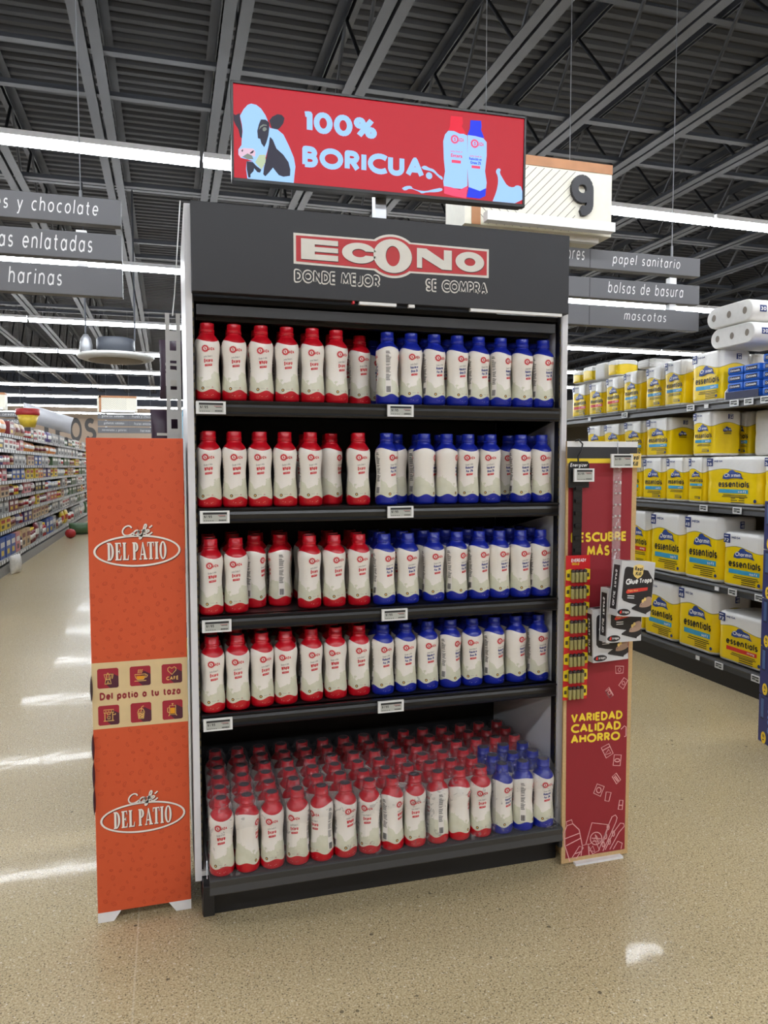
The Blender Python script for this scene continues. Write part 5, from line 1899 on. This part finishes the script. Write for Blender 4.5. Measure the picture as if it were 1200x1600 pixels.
def aisle_sign(x0, x1, y, label, planks, seam, number, bx):
    t = thing('aisle_sign', label, 'sign', (0, y, 2.26), 0, 'hanging aisle signs')
    o_ = 2.26
    for (z0, z1, words) in planks:
        plank(z0 - o_, z1 - o_, x0, x1, [(w_, a, b, lo - o_, hi - o_) for w_, a, b, lo, hi in words], t, seam)
    for xc in (x0 + .2, x1 - .195):
        for z in (2.574, 2.408, 2.755):
            if z > 2.7 and xc > x1 - .5:
                continue
            MB().box(xc - .025, xc + .025, -.02, .02, z - .022 - o_, z + .022 - o_).build('clip', 'white', t)
        if xc > x1 - .5:
            MB().tube([(xc, 0, 2.73 - o_), (xc, 0, 5.44 - o_)], .0028, 5).tube([(xc, 0, 2.73 - o_), (xc, 0, 2.80 - o_)], .008, 6).build('cable', 'cable', t)
    if number is not None:
        b0, b1, z0, z1 = bx, bx + .97, 2.80 - o_, 3.226 - o_
        bd = MB().box(b0, b1, -.06, .25, z0, z1).build('number_board', 'board_cream', t)
        g = MB().box(b0 + .04, b1 + .002, -.064, .255, z1 - .052, z1 + .004).box(b0 + .042, b0 + .098, -.064, -.06, z0, z1)
        g.build('wood_trim', 'wood', bd)
        g = MB()
        fn = front(-.06, .001)
        for k in range(26):
            for (u0, u1, sg) in ((b0 + .10, b0 + .36, -1), (b0 + .36, b0 + .72, 1), (b0 + .72, b1, -1)):
                c = -.8 + k * .052
                pts = []
                a_, b_ = u0, u1
                za, zb_ = (c + sg * (a_ - b0) + (.72 if sg < 0 else 0)), (c + sg * (b_ - b0) + (.72 if sg < 0 else 0))
                # clip to the board
                lo, hi = z0 + .01, z1 - .06
                def cl_(a_, za, b_, zb_):
                    if za > zb_:
                        a_, za, b_, zb_ = b_, zb_, a_, za
                    if zb_ < lo or za > hi:
                        return None
                    if za < lo:
                        a_ += (b_ - a_) * (lo - za) / (zb_ - za)
                        za = lo
                    if zb_ > hi:
                        b_ = a_ + (b_ - a_) * (hi - za) / (zb_ - za)
                        zb_ = hi
                    return [(a_, za), (b_, zb_)]
                q = cl_(a_, za, b_, zb_)
                if q and abs(q[0][0] - q[1][0]) > .03:
                    g.line(q, .004, fn)
        g.build('groove_pattern', 'groove', bd)
        if number:
            n_ = sx(number, .24)
            fv = fit(n_, b0 + .68, b0 + .83, z0 + .105, z0 + .345)
            g = MB()
            g.decal(fv, front(-.06, .024))
            md = g.build('number', 'number_black', bd)
            so = md.modifiers.new('solid', 'SOLIDIFY')
            so.thickness = .022
            so.offset = -1
        MB().box(b0 + .10, b1 - .035, -.16, -.10, z0 + .0, z0 + .054).build('sign_lamp', 'white', t)
        MB().box(b0 + .5, b0 + .53, -.1, -.06, z0 + .012, z0 + .042).build('lamp_arm', 'white', t)
        for xc in (b0 + .2, b1 - .2):
            MB().tube([(xc, .1, z1), (xc, .1, 5.44 - o_)], .0028, 5).build('cable', 'cable', t)
        MB().box(b0 + .09, b1 - .06, -.02, .02, z0 - .03, z0).build('connector', 'white', t)
    return t


aisle_sign(1.605, 3.257, 1.88, 'hanging aisle sign with a black number nine and three grey planks, right of the unit',
           [(2.612, 2.728, [('ores', 2.29, 2.41, 2.654, 2.712), ('papel sanitario', 2.607, 3.103, 2.634, 2.712)]),
            (2.433, 2.555, [('bolsas de basura', 2.579, 3.132, 2.470, 2.540)]),
            (2.264, 2.39, [('mascotas', 2.697, 3.006, 2.308, 2.362)])], 2.451, '9', 1.605)
aisle_sign(-1.80, -.285, 1.88, 'hanging aisle sign of three grey planks at the upper left',
           [(2.628, 2.760, [('es y chocolate', -.875, -.395, 2.648, 2.740)]),
            (2.450, 2.583, [('as enlatadas', -.862, -.428, 2.482, 2.566)]),
            (2.266, 2.413, [('harinas', -.824, -.577, 2.306, 2.388)])], None, '', -2.1)
aisle_sign(-1.80, -.29, 18.5, 'small distant aisle sign with a white board, hanging far down the left aisle',
           [(2.628, 2.760, [('galletas saladas', -1.7, -1.15, 2.66, 2.73), ('frutas y chocolate', -.95, -.35, 2.66, 2.73)]),
            (2.450, 2.583, [('galletas saladas', -1.65, -1.15, 2.48, 2.55), ('frutas enlatadas', -.9, -.4, 2.48, 2.55)]),
            (2.266, 2.413, [('mermeladas y galletas', -1.7, -1.1, 2.30, 2.37), ('harinas', -.75, -.5, 2.30, 2.37)])], -1.05, '', -1.80)
aisle_sign(-4.9, -3.4, 18.3, 'small distant aisle sign hanging over the next aisle at the left edge',
           [(2.628, 2.760, [('cereales', -4.0, -3.7, 2.66, 2.73)]), (2.450, 2.583, [('avena', -3.9, -3.65, 2.48, 2.55)])], -4.15, '', -4.9)

# round air diffuser hanging over the left aisle
t = thing('air_diffuser', 'round white ceiling air diffuser with a dark drum over the left aisle', 'air vent', (-.78, 9.5, 2.98))
MB().lathe([(.30, -.012), (.36, -.03), (.44, -.03), (.53, .0), (.545, .03), (.52, .05), (.30, .055)], 40).build('rim', 'vent_white', t)
MB().lathe([(.05, -.06), (.22, -.055), (.37, -.04), (.40, -.02), (.40, .0)], 40).build('pan', 'vent_tan', t)
MB().lathe([(.27, .05), (.27, .27), (.25, .29)], 32).build('drum', 'vent_dark', t)
MB().lathe([(.06, -.005), (.088, .02), (.088, .12), (.07, .22), (.03, .28)], 20, c=(-.40, -.12, .04)).build('side_can', 'cable', t)
MB().tube([(-.4, -.12, .3), (-.4, -.12, 2.46)], .012).tube([(.27, 0, .27), (.27, 0, 2.46)], .012).build('rod', 'pipe', t)

# ================================================================ left aisle: grocery gondola
LX = -2.1
LG = thing('grocery_gondola', 'long grey gondola packed with groceries along the left aisle', 'shelving', (LX, 5.0, 0))
LL = 27.
B(-.56, -.52, 0, LL, 0, 2.0, 'back_panel', 'tan_back', LG)
B(-.56, .0, 0, LL, 0, .12, 'base', 'gondola_grey', LG)
LZ = [.2, .545, .765, .985, 1.20, 1.415, 1.625, 1.835]
for j, z in enumerate(LZ):
    d = 0 if j == 0 else -.06
    sh = MB().box(-.52, d - .01, 0, LL, z - .025, z).build('shelf', 'gondola_grey', LG)
    mb = MB().box(d - .01, d, 0, LL, z - .045, z + .002)
    y = 2.0
    while y < LL - 5:
        mb.box(d, d + .004, y, y + .055, z - .042, z - .002, 1)
        y += .13 + .09 * random.random()
    mb.build('shelf_lip', ['lip_grey' if j % 2 else 'gondola_grey', 'white'], sh)
KC = {'red': (176, 48, 48), 'maroon': (120, 44, 50), 'orange': (216, 128, 46), 'yellow': (222, 190, 60), 'blue': (52, 84, 156), 'tan': (196, 168, 130), 'pink': (206, 128, 130), 'white': (226, 222, 214), 'dark': (52, 44, 46), 'green': (76, 104, 70), 'purple': (84, 66, 120), 'grey': (160, 160, 158)}
for k, c in KC.items():
    defmat('goods_' + k, c, .4, 0, .25, 25)
KM = {}


def goods(kind, col, size):
    key = (kind, col, size)
    if key not in KM:
        w_, h_ = size
        if kind == 'box':
            m1 = MB().box(-.09, .0, 0, w_, 0, h_)
            m1.rect(w_ * .12, w_ * .88, h_ * .55, h_ * .8, lambda u, v: (.001, u, v), 1)
            m1.rect(w_ * .2, w_ * .7, h_ * .15, h_ * .4, lambda u, v: (.001, u, v), 2)
        elif kind == 'jar':
            r = w_ / 2
            m1 = MB().lathe([(r * .9, 0), (r, .01), (r, h_ * .72), (r * .75, h_ * .84)], 14, 0, (-r, r, 0))
            m1.lathe([(r * .78, h_ * .84), (r * .78, h_)], 14, 2, (-r, r, 0))
            m1.lathe([(r * 1.01, h_ * .25), (r * 1.01, h_ * .6)], 14, 1, (-r, r, 0))
        elif kind == 'can':
            r = w_ / 2
            m1 = MB().lathe([(r, 0), (r, h_ * .96), (r * .92, h_)], 14, 0, (-r, r, 0), capm=2)
            m1.lathe([(r * 1.01, h_ * .3), (r * 1.01, h_ * .7)], 14, 1, (-r, r, 0))
        else:
            m1 = MB()
            n = 6
            for j in range(n + 1):
                v = j / n
                b_ = .008 + .05 * math.sin(PI * v) ** .7
                for q in range(12):
                    a = 2 * PI * q / 12
                    m1.v.append((-.06 + b_ * math.cos(a), w_ / 2 + w_ / 2 * math.sin(a) * (1 - .08 * math.sin(PI * v)), v * h_))
            for j in range(n):
                for q in range(12):
                    m1.f.append((j * 12 + q, j * 12 + (q + 1) % 12, (j + 1) * 12 + (q + 1) % 12, (j + 1) * 12 + q))
                    m1.m.append(1 if j in (2, 3) and q in (0, 1, 10, 11) else 0)
                    m1.sm.append(True)
        acc = {'white': 'red', 'yellow': 'red', 'tan': 'maroon'}.get(col, 'white')
        KM[key] = m1.data(kind, ['goods_' + col, 'goods_' + acc, 'goods_yellow' if col in ('red', 'blue', 'dark', 'maroon', 'purple') else 'goods_dark'])
    return KM[key]


rg = random.Random(21)
cl_ = list(KC)
pal = ['red', 'maroon', 'red', 'pink', 'tan', 'orange', 'yellow', 'blue', 'white', 'dark', 'purple', 'maroon', 'tan', 'grey']
palfar = ['grey', 'white', 'grey', 'tan', 'green', 'white', 'yellow', 'grey', 'dark']
for j, z in enumerate(LZ):
    d = 0 if j == 0 else -.06
    y = 7.75
    n = 0
    hmax = (LZ[j + 1] - z - .05) if j < len(LZ) - 1 else .22
    col = rg.choice(pal)
    kind = rg.choice(('box', 'bag', 'jar', 'can'))
    left = 2
    while y < 19.5:
        if left <= 0:
            col = rg.choice(pal if y < 13 else palfar)
            kind = rg.choice(('box', 'box', 'bag', 'jar', 'can'))
            left = rg.choice((1, 2, 2, 3))
        w_ = {'box': .30, 'bag': .34, 'jar': .17, 'can': .16}[kind] * (1 if y < 12 else 1.4)
        h_ = round(min(hmax, {'box': .19, 'bag': .2, 'jar': .16, 'can': .12}[kind] * (1.4 if j == 0 else 1)), 3)
        o = link('grocery_' + kind, goods(kind, col, (round(w_, 3), h_)), None, (LX + d - .015 - .03 * rg.random(), y, z + .001))
        tag(o, f'{col} {kind} in the left aisle, shelf {ORD[j]} from the floor, {ORD[n]} from the near end'.replace(f'shelf {ORD[j]}', f'{ORD[j]} shelf'), kind, f'{kind} goods in the left aisle')
        n += 1
        left -= 1
        y += w_ + .02
# larger odd things on and before the left gondola
t = tag(link('plastic_bag', bag('plastic_bag', 'bag_grey', .34, .9), None, (LX - .24, 13.6, 2.16), .7), 'big crumpled grey plastic bag on top of the left gondola', 'bag')
t.scale = (1.2, 4, 1)
t.rotation_euler = (0, .22, .7)
t = thing('plastic_tub', 'red and yellow plastic tub sticking out on top of the left gondola', 'tub', (LX - .24, 11.6, 2.06))
MB().lathe([(.11, 0), (.17, .2)], 20).build('body', 'goods_yellow', t)
MB().lathe([(.18, .2), (.19, .22), (.19, .30), (.17, .31)], 20).build('lid', 'goods_red', t)
t = tag(link('green_bag', bag('green_bag', 'goods_green', .24, .42), None, (LX + .26, 14.1, .001), .3), 'dark green bag on the floor before the left gondola', 'bag')
t.scale = (1, 4, 1)
t = tag(MB().lathe([(.02, 0), (.07, .02), (.1, .07), (.1, .11), (.07, .16), (.02, .18)], 18).build('red_ball', 'goods_red'), 'red ball on the floor before the left gondola', 'ball')
t.location = (LX + .18, 13.3, .001)
t = tag(link('white_bag', bag('white_bag', 'goods_white', .3, .35), None, (LX + .09, 8.35, .002), 1.3), 'white bag on the floor against the left gondola', 'bag')
t.scale = (.8, 1.5, .8)
